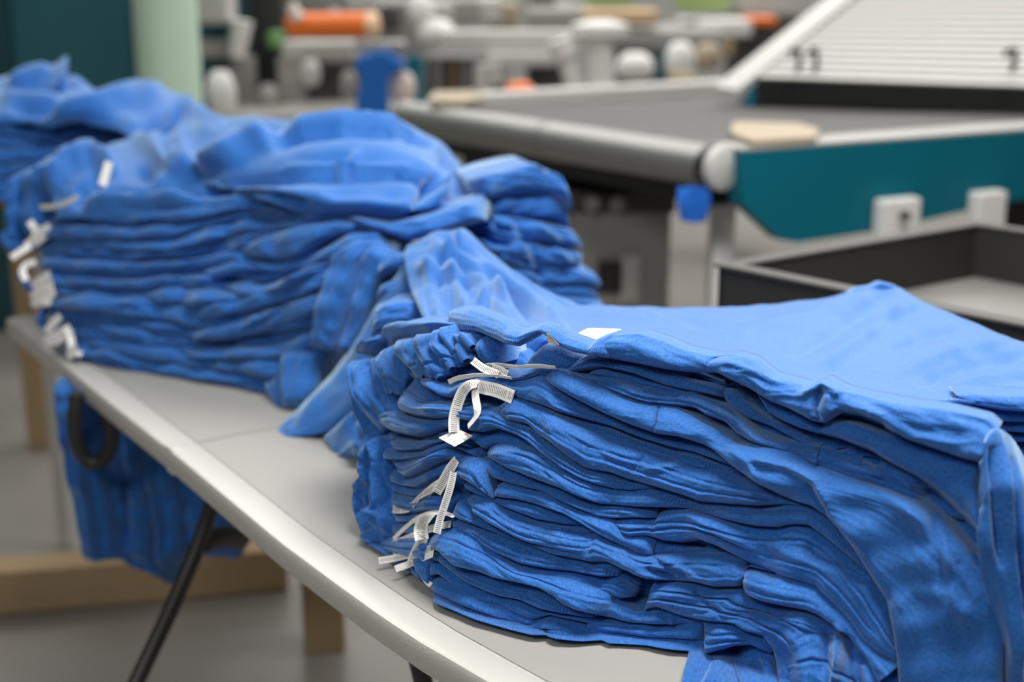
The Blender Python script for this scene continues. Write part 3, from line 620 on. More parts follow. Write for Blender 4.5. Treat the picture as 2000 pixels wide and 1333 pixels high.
# ------------------------------------------------------------------ heap of shirts nearest the camera
_gb = np.array([(640, 1030), (707, 1052), (770, 1090), (845, 1172), (920, 1206), (1000, 1226), (1090, 1250), (1180, 1252), (1300, 1264), (1345, 1272)], float)
_gY = YZ(_gb[:, 0]*0, _gb[:, 1], TZ)
def YN(px, py):
    px = np.asarray(px, float)
    y = np.interp(px, np.r_[_gb[:, 0], 1700, 2050], np.r_[_gY, 1.19, 1.10]); b = np.interp(px, np.r_[_gb[:, 0], 1700], np.r_[_gb[:, 1], 1340])
    k = np.interp(px, [640, 850, 1500, 2000], [.00026, .00022, .00016, .0001])
    return np.minimum(y+k*np.clip(b-py, -60, 900)+.006, YZ(px*0, py, TZ+.005)+.004)
CRN = [([(1688, 888), (1718, 904)], 10, -.02), ([(1596, 856), (1648, 870)], 8, -.02), ([(1636, 812), (1680, 818), (1735, 838)], 9, -.014), ([(1270, 1108), (1330, 1128)], 8, -.008), ([(1224, 1120), (1252, 1142)], 9, -.02),
       ([(1455, 1106), (1520, 1124)], 7, -.014), ([(1340, 1062), (1384, 1068)], 6, -.010), ([(1345, 733), (1400, 741), (1440, 754), (1490, 794)], 7, -.016), ([(1800, 955), (1850, 1002), (1900, 1052), (1935, 1110)], 15, -.028),
       ([(1476, 896), (1550, 910), (1572, 920), (1602, 940), (1618, 976)], 8, .006), ([(1588, 945), (1608, 980), (1624, 1006)], 6, -.004),
       ([(1735, 960), (1800, 1010), (1850, 1085), (1905, 1160)], 14, .004), ([(1820, 1000), (1840, 1080), (1850, 1160)], 10, -.004), ([(1870, 1090), (1890, 1180)], 10, -.003),
       ([(1745, 1190), (1790, 1150), (1860, 1158), (1900, 1210)], 20, .003), ([(1400, 800), (1450, 822), (1475, 850), (1495, 868)], 7, .004),
       ([(1624, 890), (1700, 925), (1780, 928)], 7, .003), ([(1610, 760), (1600, 800), (1606, 826)], 7, -.006), ([(1570, 772), (1612, 748), (1650, 775)], 9, .006),
       ([(1622, 770), (1625, 800), (1640, 812)], 7, .004), ([(1420, 706), (1480, 726), (1530, 750)], 8, .003), ([(1700, 790), (1800, 838), (1900, 850)], 10, -.003),
       ([(1290, 787), (1292, 830), (1286, 846)], 2.5, -.003), ([(1386, 724), (1388, 708), (1402, 696), (1440, 694), (1470, 703)], 2.5, -.0025),
       ([(1264, 890), (1242, 926)], 2.5, -.0025), ([(1214, 988), (1214, 1008)], 2.5, -.002), ([(1167, 1050), (1158, 1078)], 2.5, -.002),
       ([(1430, 872), (1470, 900), (1492, 940)], 8, .003), ([(1265, 920), (1330, 905), (1400, 912)], 7, .003), ([(1300, 1010), (1350, 1002), (1420, 1035), (1500, 1085)], 8, .003),
       ([(1584, 1068), (1600, 1088), (1650, 1108), (1700, 1136)], 7, -.005), ([(1500, 1060), (1560, 1082), (1620, 1110)], 12, .004),
       ([(1360, 1138), (1376, 1166), (1420, 1200)], 5, -.003), ([(1280, 1088), (1320, 1110), (1355, 1130)], 5, -.003), ([(1290, 1085), (1340, 1108), (1380, 1130)], 5, .003),
       ([(1216, 1170), (1225, 1184), (1250, 1196), (1270, 1188)], 5, .003), ([(1244, 1146), (1240, 1168), (1215, 1172)], 5, -.003), ([(1256, 1192), (1268, 1160), (1290, 1134)], 6, .004),
       ([(1312, 1196), (1320, 1212), (1316, 1222)], 4, .003), ([(1040, 886), (1100, 912), (1160, 944)], 4, .001)]
CE = lambda *p: list(p)
# (key, material, bulge, depth shift, caps, top line, bottom line)
NS = [
 ('T1', 'cloth', .013, -.012, (1, 0), [(1166, 664), (1200, 654), (1250, 652), (1300, 668), (1340, 686), (1400, 698), (1430, 695), (1470, 705), (1512, 738), (1580, 757), (1612, 744), (1650, 764), (1690, 775), (1774, 790), (1840, 800), (1890, 812), (1930, 822), (1950, 840)],
  [(1160, 692), (1186, 698), (1240, 708), (1300, 720), (1344, 726), (1406, 728), (1430, 744), (1466, 758), (1508, 784), (1544, 798), (1590, 822), (1612, 826), (1640, 808), (1680, 814), (1720, 830), (1780, 860), (1840, 880), (1880, 894), (1914, 902)]),
 ('S2', 'cloth', .014, .004, (1, 0), [(1476, 766), (1508, 784), (1544, 798), (1590, 822), (1612, 828), (1640, 808), (1680, 814), (1720, 830), (1780, 860), (1840, 880), (1880, 894), (1914, 902), (1916, 960)],
  [(1484, 780), (1500, 800), (1524, 818), (1560, 834), (1600, 847), (1644, 857), (1700, 879), (1750, 908), (1792, 930), (1832, 960), (1870, 995), (1895, 1017), (1918, 1043)]),
 ('K', 'cloth', .010, .012, (1, 0), [(1412, 760), (1424, 753), (1438, 755), (1455, 778), (1478, 800), (1508, 822), (1560, 846), (1596, 864), (1630, 880), (1660, 874), (1690, 886), (1705, 890)],
  [(1414, 776), (1440, 799), (1466, 817), (1510, 833), (1540, 850), (1570, 866), (1600, 872), (1620, 881), (1645, 889), (1682, 893), (1705, 890)]),
 ('H1', 'hem', .008, 0, (1, 1), [(1108, 722), (1130, 704), (1150, 694), (1170, 693), (1186, 699), (1240, 709), (1300, 721), (1350, 732), (1408, 752)],
  [(1110, 726), (1150, 722), (1180, 716), (1240, 729), (1300, 752), (1345, 762), (1380, 768), (1412, 776)]),
 ('H2', 'hem', .006, .004, (1, 1), [(1160, 722), (1182, 716), (1240, 729), (1300, 752), (1345, 762), (1380, 758)], [(1150, 730), (1200, 738), (1260, 754), (1320, 764), (1370, 774)]),
 ('H3', 'hem', .011, .0, (1, 0), [(1130, 730), (1200, 738), (1260, 754), (1320, 764), (1370, 773), (1400, 787), (1424, 796), (1452, 820), (1480, 846), (1520, 862), (1560, 870), (1600, 874)],
  [(1150, 742), (1180, 756), (1230, 776), (1270, 788), (1360, 796), (1385, 812), (1420, 824), (1440, 845), (1470, 863), (1500, 872), (1554, 886), (1600, 910)]),
 ('K2', 'cloth', .010, .008, (1, 0), [(1480, 850), (1528, 862), (1570, 871), (1610, 875), (1645, 889), (1700, 893), (1750, 912), (1800, 938), (1840, 968), (1880, 1003), (1915, 1040), (1935, 1080)],
  [(1480, 866), (1520, 875), (1554, 886), (1590, 908), (1640, 928), (1700, 946), (1750, 963), (1790, 980), (1832, 1012), (1872, 1056), (1920, 1112), (1946, 1152)]),
 ('M', 'cloth', .016, -.006, (1, 0), [(1068, 737), (1085, 722), (1108, 724), (1150, 744), (1200, 768), (1250, 785), (1320, 796), (1370, 822), (1410, 846), (1440, 868), (1480, 870), (1520, 876), (1554, 886), (1590, 908), (1640, 928), (1700, 946), (1750, 963), (1790, 980), (1832, 1012), (1872, 1056), (1920, 1112), (1946, 1152), (1960, 1230), (1955, 1400)],
  [(1070, 744), (1100, 763), (1140, 785), (1180, 805), (1240, 831), (1286, 847), (1330, 853), (1380, 869), (1400, 880), (1440, 912), (1470, 934), (1492, 948), (1530, 968), (1560, 980), (1590, 988), (1620, 1008), (1642, 1030), (1668, 1066), (1697, 1112), (1736, 1173), (1748, 1230), (1756, 1300), (1762, 1400)]),
 ('X1', 'cloth', .007, .006, (1, 1), [(938, 739), (990, 728), (1015, 736), (1040, 728), (1060, 718), (1090, 717), (1112, 724)], [(940, 744), (980, 738), (1005, 745), (1030, 743), (1055, 734), (1072, 740)]),
 ('N', 'cloth', .012, .002, (1, 1), [(944, 742), (980, 737), (1005, 745), (1030, 743), (1055, 734), (1072, 742), (1100, 763), (1140, 785), (1180, 805), (1240, 831), (1286, 847), (1330, 853), (1380, 869), (1430, 900)],
  [(950, 747), (978, 754), (1002, 769), (1026, 780), (1070, 793), (1096, 805), (1140, 817), (1200, 833), (1260, 857), (1320, 875), (1360, 883), (1400, 897), (1440, 914)]),
 ('O', 'hem', .009, .006, (1, 1), [(1060, 792), (1096, 805), (1140, 817), (1200, 833), (1260, 857), (1320, 875), (1360, 883), (1400, 897), (1440, 914), (1480, 940)],
  [(1080, 806), (1120, 827), (1150, 841), (1200, 861), (1280, 885), (1320, 897), (1340, 906), (1380, 917), (1410, 921), (1440, 931), (1485, 944)]),
 ('P', 'cloth', .014, -.004, (1, 0), [(974, 798), (990, 784), (1005, 775), (1028, 781), (1060, 793), (1085, 808), (1120, 827), (1150, 841), (1200, 861), (1280, 885), (1320, 897), (1340, 906), (1380, 917), (1410, 921), (1440, 931), (1485, 944), (1530, 968), (1560, 980), (1590, 988)],
  [(980, 808), (1000, 822), (1040, 830), (1060, 851), (1086, 867), (1120, 895), (1152, 916), (1200, 923), (1230, 935), (1270, 947), (1300, 955), (1340, 967), (1370, 979), (1430, 984), (1480, 987), (1540, 984), (1585, 990)]),
 ('Q', 'hem', .013, -.004, (1, 1), [(912, 832), (930, 812), (950, 798), (972, 803), (990, 816), (1010, 822), (1040, 830), (1060, 851), (1086, 867), (1120, 895), (1152, 916), (1200, 923), (1230, 935), (1270, 947), (1305, 956)],
  [(916, 840), (945, 843), (975, 836), (1000, 845), (1026, 855), (1050, 873), (1070, 892), (1110, 918), (1140, 936), (1170, 946), (1210, 956), (1240, 957), (1280, 954), (1305, 960)]),
 ('QQ', 'cloth', .008, .004, (1, 1), [(896, 866), (925, 846), (945, 843), (975, 838), (1000, 846), (1026, 856), (1045, 870)], [(900, 870), (928, 858), (952, 878), (975, 868), (1000, 868), (1020, 872), (1048, 880)]),
 ('R', 'hem', .015, -.004, (1, 0), [(952, 886), (960, 874), (975, 867), (995, 868), (1020, 870), (1050, 876), (1070, 892), (1110, 918), (1140, 936), (1170, 946), (1210, 956), (1240, 957), (1290, 956), (1340, 967), (1370, 979), (1430, 984), (1480, 987), (1540, 984), (1590, 988), (1620, 1008), (1642, 1030), (1668, 1066), (1697, 1112), (1736, 1173)],
  [(954, 892), (975, 902), (1000, 916), (1030, 927), (1060, 939), (1100, 953), (1140, 971), (1174, 983), (1200, 985), (1240, 989), (1320, 991), (1350, 993), (1380, 1003), (1430, 1017), (1480, 1027), (1520, 1029), (1550, 1023), (1584, 1025), (1620, 1052), (1660, 1085), (1703, 1124), (1738, 1178)]),
 ('AA', 'rib', .014, -.010, (1, 1), [(884, 906), (893, 896), (910, 893), (930, 896), (948, 908), (956, 936), (964, 968)], [(884, 914), (900, 930), (922, 942), (944, 958), (956, 968), (964, 974)]),
 ('S', 'cloth', .012, -.002, (1, 1), [(946, 908), (956, 897), (975, 903), (1000, 916), (1030, 927), (1060, 939), (1100, 953), (1140, 971), (1174, 983), (1200, 985), (1240, 989), (1285, 992)],
  [(950, 914), (970, 934), (1000, 944), (1060, 959), (1100, 977), (1140, 995), (1174, 1009), (1200, 1012), (1240, 1010), (1284, 1012)]),
 ('T', 'cloth', .014, -.004, (1, 1), [(972, 950), (985, 942), (1000, 945), (1060, 959), (1100, 977), (1140, 995), (1174, 1009), (1200, 1014), (1225, 1040), (1262, 1046), (1280, 1060)],
  [(966, 968), (985, 972), (1010, 974), (1050, 984), (1108, 1003), (1140, 1022), (1170, 1041), (1200, 1057), (1240, 1075), (1260, 1085), (1278, 1087)]),
 ('U', 'cloth', .015, .0, (1, 0), [(1170, 1010), (1200, 1012), (1240, 1010), (1284, 1012), (1292, 1000), (1320, 991), (1350, 993), (1380, 1003), (1430, 1017), (1480, 1027), (1520, 1029), (1550, 1023), (1584, 1025), (1620, 1052), (1660, 1085), (1703, 1124), (1738, 1178), (1752, 1240)],
  [(1180, 1028), (1220, 1041), (1240, 1049), (1270, 1046), (1300, 1055), (1340, 1059), (1370, 1053), (1404, 1065), (1430, 1079), (1460, 1095), (1500, 1116), (1540, 1127), (1580, 1138), (1600, 1144), (1630, 1174), (1659, 1203), (1688, 1247), (1724, 1274), (1756, 1293)]),
 ('V', 'cloth', .010, .006, (1, 1), [(1262, 1050), (1300, 1055), (1340, 1060), (1380, 1056), (1430, 1079)], [(1266, 1084), (1300, 1082), (1340, 1081), (1380, 1078), (1430, 1084)]),
 ('BB', 'cloth', .012, -.002, (1, 1), [(902, 938), (918, 941), (944, 958), (964, 974), (1000, 974), (1050, 985), (1108, 1003), (1136, 1022)], [(910, 952), (930, 962), (960, 974), (985, 988), (1020, 1001), (1050, 1013), (1100, 1023), (1138, 1025)]),
 ('X', 'hem', .008, .002, (1, 1), [(975, 986), (1000, 994), (1020, 1001), (1050, 1013), (1100, 1023), (1138, 1025), (1160, 1034)], [(985, 1000), (1000, 1011), (1040, 1025), (1080, 1035), (1120, 1043), (1150, 1045), (1172, 1041)]),
 ('CC', 'hem', .012, -.004, (1, 1), [(912, 978), (924, 968), (944, 968), (965, 978), (985, 998), (1000, 1011), (1040, 1025), (1080, 1035), (1120, 1043), (1150, 1045), (1175, 1043)], [(922, 990), (935, 1005), (960, 1020), (1000, 1042), (1040, 1060), (1090, 1072), (1140, 1082), (1180, 1086)]),
 ('W', 'cloth', .018, -.002, (1, 0), [(905, 965), (918, 985), (935, 1005), (960, 1020), (1000, 1042), (1040, 1058), (1090, 1062), (1140, 1050), (1172, 1042), (1200, 1057), (1240, 1075), (1268, 1085), (1300, 1083), (1340, 1082), (1380, 1079), (1430, 1082), (1460, 1096), (1500, 1117), (1540, 1128), (1580, 1139)],
  [(886, 1006), (905, 1014), (940, 1027), (970, 1040), (1000, 1053), (1040, 1066), (1060, 1073), (1080, 1081), (1120, 1089), (1160, 1097), (1190, 1097), (1210, 1106), (1230, 1118), (1270, 1129), (1300, 1132), (1360, 1136), (1400, 1145), (1450, 1144), (1470, 1122), (1520, 1140), (1580, 1150)]),
 ('Z', 'cloth', .016, -.010, (1, 0), [(1450, 1124), (1462, 1108), (1500, 1117), (1540, 1128), (1580, 1139), (1600, 1146), (1630, 1175), (1659, 1204), (1688, 1248), (1724, 1275), (1756, 1300)],
  [(1454, 1148), (1464, 1162), (1490, 1173), (1540, 1183), (1580, 1191), (1604, 1201), (1632, 1221), (1655, 1237), (1680, 1268), (1700, 1290), (1720, 1330)]),
 ('DD', 'hem', .010, .0, (1, 1), [(884, 1010), (905, 1014), (940, 1027), (970, 1040), (1000, 1053), (1040, 1066), (1080, 1081), (1120, 1089), (1160, 1097), (1190, 1097), (1212, 1110)],
  [(880, 1026), (905, 1032), (930, 1048), (965, 1074), (990, 1086), (1020, 1100), (1080, 1111), (1120, 1115), (1180, 1125), (1210, 1125)]),
 ('D2', 'cloth', .009, .003, (1, 1), [(990, 1086), (1020, 1100), (1080, 1111), (1120, 1115), (1180, 1125), (1212, 1124), (1226, 1132), (1246, 1146)], [(1000, 1106), (1030, 1116), (1070, 1124), (1120, 1134), (1170, 1150), (1200, 1160), (1215, 1168), (1240, 1165)]),
 ('EE', 'cloth', .014, -.008, (1, 1), [(838, 1058), (852, 1042), (870, 1033), (904, 1031), (930, 1048), (965, 1074), (985, 1094), (1010, 1112), (1070, 1126), (1120, 1136), (1170, 1152), (1195, 1162)],
  [(840, 1070), (870, 1079), (900, 1106), (940, 1116), (970, 1128), (1020, 1137), (1060, 1148), (1090, 1164), (1110, 1180), (1130, 1190), (1160, 1196), (1195, 1198)]),
 ('E2_', 'cloth', .012, .0, (1, 1), [(1080, 1140), (1120, 1146), (1160, 1158), (1200, 1166), (1222, 1182), (1256, 1196), (1286, 1184), (1330, 1200), (1370, 1208), (1400, 1212)],
  [(1096, 1166), (1120, 1180), (1160, 1198), (1200, 1206), (1230, 1214), (1270, 1217), (1318, 1219), (1350, 1216), (1400, 1222)]),
 ('G2', 'cloth', .016, -.002, (1, 0), [(1280, 1134), (1350, 1138), (1400, 1148), (1452, 1150), (1464, 1163), (1490, 1174), (1540, 1184), (1580, 1192), (1604, 1202), (1632, 1222), (1655, 1238), (1680, 1269), (1700, 1292), (1716, 1330)],
  [(1262, 1190), (1286, 1184), (1330, 1200), (1370, 1209), (1410, 1213), (1440, 1216), (1460, 1229), (1495, 1240), (1512, 1262), (1520, 1290), (1530, 1340)]),
 ('FF', 'hem', .010, -.002, (1, 1), [(840, 1072), (870, 1082), (900, 1106), (940, 1117), (970, 1129), (1020, 1138), (1060, 1150), (1090, 1166), (1120, 1184), (1160, 1200)],
  [(842, 1092), (860, 1096), (890, 1120), (920, 1140), (950, 1152), (980, 1164), (1020, 1171), (1060, 1188), (1100, 1196), (1160, 1206)]),
 ('F2', 'cloth', .009, .002, (1, 1), [(842, 1096), (860, 1097), (890, 1120), (920, 1140), (950, 1152), (980, 1164), (1020, 1171), (1060, 1188), (1100, 1196), (1160, 1206), (1220, 1214), (1270, 1219), (1318, 1221)],
  [(842, 1124), (860, 1120), (885, 1138), (910, 1150), (940, 1172), (980, 1180), (1020, 1200), (1046, 1210), (1075, 1200), (1130, 1212), (1180, 1222), (1250, 1225), (1300, 1236)]),
 ('FG', 'cloth', .010, .0, (1, 1), [(1140, 1208), (1180, 1216), (1250, 1222), (1318, 1222), (1350, 1216), (1375, 1216), (1376, 1240)], [(1150, 1232), (1180, 1234), (1215, 1236), (1255, 1242), (1290, 1245), (1340, 1247), (1378, 1249)]),
 ('GG', 'cloth', .009, -.002, (1, 1), [(840, 1140), (850, 1133), (880, 1136), (910, 1150), (940, 1172), (980, 1182), (1020, 1202), (1048, 1213)], [(840, 1150), (866, 1163), (900, 1178), (940, 1193), (980, 1208), (1020, 1217), (1046, 1220)]),
 ('HH', 'cloth', .009, .0, (1, 1), [(844, 1152), (866, 1163), (900, 1178), (940, 1193), (980, 1208), (1030, 1218), (1048, 1210), (1075, 1206), (1110, 1214), (1150, 1226), (1180, 1232)], [(850, 1164), (880, 1175), (920, 1192), (960, 1207), (1000, 1220), (1040, 1226), (1080, 1228), (1130, 1236), (1180, 1236)]),
 ('II', 'hem', .011, -.006, (1, 1), [(846, 1170), (856, 1162), (880, 1174), (920, 1191), (960, 1206), (1000, 1219), (1040, 1226), (1068, 1224)], [(848, 1176), (880, 1188), (920, 1206), (960, 1219), (1000, 1230), (1040, 1240), (1068, 1240)]),
 ('JJ', 'cloth', .010, -.002, (1, 1), [(1062, 1226), (1075, 1216), (1100, 1220), (1140, 1232), (1178, 1236), (1210, 1240), (1250, 1244), (1290, 1246), (1340, 1249), (1374, 1250)], [(1064, 1240), (1100, 1248), (1140, 1252), (1178, 1250), (1190, 1256), (1260, 1260), (1300, 1266), (1340, 1270), (1372, 1274)]),
 ('LB', 'cloth', .012, -.008, (1, 1), [(1374, 1216), (1400, 1214), (1440, 1218), (1460, 1230), (1498, 1242), (1512, 1264)], [(1378, 1250), (1384, 1276), (1410, 1268), (1440, 1260), (1470, 1258), (1508, 1276)]),
 ('B1', 'cloth', .018, -.006, (1, 1), [(1345, 1272), (1375, 1258), (1390, 1276), (1412, 1269), (1408, 1286)], [(1318, 1400), (1340, 1400), (1362, 1400), (1378, 1370), (1394, 1310)]),
 ('B2', 'cloth', .022, -.004, (1, 1), [(1362, 1310), (1385, 1286), (1412, 1274), (1432, 1292), (1442, 1330)], [(1372, 1400), (1390, 1400), (1410, 1400), (1425, 1400), (1445, 1400)]),
 ('B3', 'cloth', .020, .004, (1, 1), [(1432, 1284), (1470, 1260), (1512, 1266), (1522, 1290), (1536, 1340)], [(1455, 1400), (1480, 1400), (1505, 1400), (1520, 1400), (1540, 1400)]),
 ('B4', 'cloth', .020, -.002, (1, 1), [(1514, 1264), (1560, 1230), (1600, 1216), (1640, 1236), (1680, 1280), (1700, 1330)], [(1530, 1400), (1565, 1400), (1600, 1400), (1640, 1400), (1680, 1400), (1710, 1400)]),
 ('B5', 'cloth', .014, -.004, (1, 1), [(1606, 1206), (1640, 1232), (1668, 1252), (1690, 1286), (1724, 1276), (1758, 1300)], [(1630, 1330), (1640, 1345), (1660, 1380), (1690, 1400), (1720, 1400), (1764, 1400)]),
]
CR2 = [([(1640, 1222), (1648, 1270), (1640, 1340)], 7, .008), ([(1664, 1250), (1668, 1300), (1690, 1380)], 9, -.008), ([(1690, 1290), (1715, 1360)], 8, .006), ([(1390, 1290), (1368, 1330), (1366, 1390)], 9, -.012),
       ([(1425, 1278), (1440, 1330), (1448, 1400)], 8, -.012), ([(1475, 1275), (1500, 1320), (1510, 1400)], 12, -.008), ([(1560, 1215), (1580, 1290), (1600, 1390)], 20, .008), ([(1620, 1235), (1625, 1300)], 8, -.007)]
# left ends of the same shirts: folded sleeves seen end-on
VB = [  # sleeves bending down: (left line, right line, bulge)
 ([(684, 752), (696, 796), (712, 836), (722, 864), (724, 900)], [(696, 746), (706, 776), (722, 802), (742, 846), (746, 880)], .012, .012),
 ([(690, 706), (692, 728), (704, 780), (726, 816), (750, 846)], [(750, 694), (752, 722), (762, 756), (780, 792), (792, 812)], .014, .0),
 ([(776, 672), (754, 688), (748, 714), (752, 738), (762, 750), (760, 774)], [(786, 670), (790, 700), (796, 724), (796, 740), (790, 752), (786, 772)], .013, -.006),
 ([(780, 664), (780, 692), (800, 714), (816, 730), (820, 744)], [(812, 660), (816, 690), (826, 706), (842, 720), (842, 738)], .013, -.008),
 ([(820, 654), (818, 682), (830, 706), (842, 722), (848, 746)], [(846, 652), (846, 678), (862, 700), (870, 716), (876, 732)], .013, -.010),
 ([(848, 646), (850, 680), (866, 698), (870, 718)], [(862, 648), (868, 672), (886, 686), (895, 704), (896, 718)], .011, -.006),
 ([(862, 640), (868, 662), (886, 684), (897, 710)], [(876, 638), (890, 664), (908, 684), (924, 704)], .011, -.004),
 ([(890, 654), (904, 672), (916, 690)], [(914, 652), (928, 668), (932, 686)], .010, .0),
 ([(938, 668), (938, 686), (950, 712)], [(962, 650), (972, 676), (976, 712)], .012, .006),
 ([(905, 648), (925, 664), (940, 690)], [(935, 645), (945, 660), (956, 690)], .010, .016),
 ([(696, 690), (720, 672), (752, 655)], [(740, 698), (758, 676), (784, 662)], .014, .03),
 ([(750, 655), (760, 640), (790, 630), (840, 632), (900, 632)], [(762, 680), (785, 668), (820, 660), (870, 652), (920, 660)], .014, .03),
]
CUFF = [([(756, 746), (774, 742), (793, 752)], 2.5, -.003), ([(812, 722), (826, 712), (842, 722)], 2.5, -.003), ([(842, 718), (856, 710), (872, 718)], 2.5, -.003), ([(866, 704), (880, 699), (896, 708)], 2.5, -.003), ([(894, 694), (908, 686), (924, 698)], 2.5, -.003),
        ([(700, 712), (712, 760), (740, 810)], 9, .004), ([(722, 705), (735, 745), (760, 790)], 8, -.005)]
HB = [  # loops lying on each other: (top, bottom, bulge, shift)
 ([(822, 740), (842, 743), (862, 757), (880, 763), (900, 750), (930, 742)], [(824, 748), (846, 761), (864, 773), (884, 777), (905, 768), (932, 760)], .007, -.012),
 ([(810, 738), (826, 748), (840, 762), (860, 772), (890, 764), (930, 760)], [(790, 772), (812, 778), (830, 790), (860, 790), (884, 790), (930, 784)], .009, .004),
 ([(780, 782), (788, 770), (802, 772), (822, 788), (860, 788), (884, 790), (940, 800)], [(780, 794), (792, 805), (820, 814), (860, 818), (882, 815), (940, 826)], .010, -.010),
 ([(738, 824), (742, 810), (752, 804), (772, 801), (800, 812), (840, 820), (876, 814), (910, 818)], [(754, 834), (780, 846), (820, 854), (850, 846), (876, 834), (905, 842)], .012, -.006),
 ([(756, 846), (780, 848), (820, 856), (850, 848), (876, 836), (910, 846)], [(766, 858), (790, 860), (820, 862), (850, 862), (870, 858), (915, 866)], .007, .008),
 ([(764, 866), (768, 854), (790, 858), (820, 862), (850, 862), (875, 858), (915, 868)], [(770, 876), (790, 883), (830, 878), (850, 868), (870, 862), (920, 874)], .009, -.006),
 ([(748, 888), (760, 876), (774, 880), (790, 885), (830, 880), (850, 870), (880, 866), (930, 880)], [(750, 896), (768, 900), (800, 898), (840, 891), (880, 874), (900, 878), (936, 894)], .010, -.004),
 ([(762, 900), (800, 899), (840, 892), (880, 876), (930, 894)], [(772, 906), (790, 928), (800, 934), (816, 929), (850, 913), (880, 898), (900, 902)], .012, -.002),
 ([(762, 922), (780, 922), (796, 936), (816, 931), (850, 915), (885, 900)], [(764, 940), (790, 949), (820, 953), (852, 937), (880, 926)], .010, .0),
 ([(764, 942), (790, 951), (820, 955), (852, 939), (890, 928)], [(770, 958), (790, 966), (816, 971), (848, 963), (895, 965)], .010, .004),
 ([(766, 962), (790, 968), (816, 973), (848, 965), (900, 968)], [(768, 990), (790, 997), (812, 1002), (840, 999), (890, 1000)], .012, .004),
 ([(770, 994), (790, 999), (812, 1004), (840, 1001), (890, 1002)], [(774, 1018), (790, 1022), (812, 1019), (840, 1012), (890, 1014)], .010, .006),
 ([(768, 1018), (790, 1024), (812, 1021), (840, 1014), (890, 1018)], [(768, 1042), (790, 1044), (812, 1044), (840, 1042), (880, 1040)], .011, .006),
 ([(740, 1040), (768, 1044), (800, 1046), (845, 1044), (870, 1046)], [(744, 1070), (768, 1080), (800, 1088), (835, 1098), (870, 1110)], .011, .008),
 ([(800, 1080), (820, 1076), (848, 1082)], [(812, 1098), (828, 1116), (848, 1150)], .011, .004),
 ([(820, 1090), (836, 1084), (862, 1104)], [(828, 1112), (840, 1130), (868, 1136)], .010, .012),
]
WB_ = [
 ([(716, 850), (708, 900), (712, 935), (698, 950), (700, 990), (708, 1025), (712, 1050)], [(744, 840), (742, 890), (740, 935), (722, 960), (722, 990), (730, 1020), (736, 1050)], .014, .004),
 ([(736, 850), (738, 900), (740, 940), (730, 970), (736, 1010), (744, 1050)], [(770, 860), (768, 900), (768, 940), (770, 980), (776, 1020), (772, 1050)], .014, .002),
 ([(708, 1040), (712, 1052), (724, 1062)], [(740, 1020), (748, 1040), (752, 1060)], .010, -.004),
 ([(716, 1052), (740, 1062), (770, 1082), (800, 1098), (830, 1122)], [(716, 1060), (740, 1074), (768, 1092), (798, 1112), (826, 1134)], .008, -.002),
]
SQ = [([(745, 860), (728, 890), (724, 930), (735, 950), (722, 970), (730, 1000)], 4, .006), ([(735, 862), (752, 900), (748, 940), (752, 980), (742, 1000)], 4, .006), ([(726, 985), (745, 1010), (735, 1035)], 4, .005), ([(716, 900), (732, 915), (750, 905)], 4, -.006),
      ([(702, 960), (716, 985), (708, 1010)], 3, -.005), ([(760, 880), (752, 930), (765, 960), (758, 1000)], 4, -.006), ([(735, 1000), (760, 1010), (765, 1040)], 4, .005)]
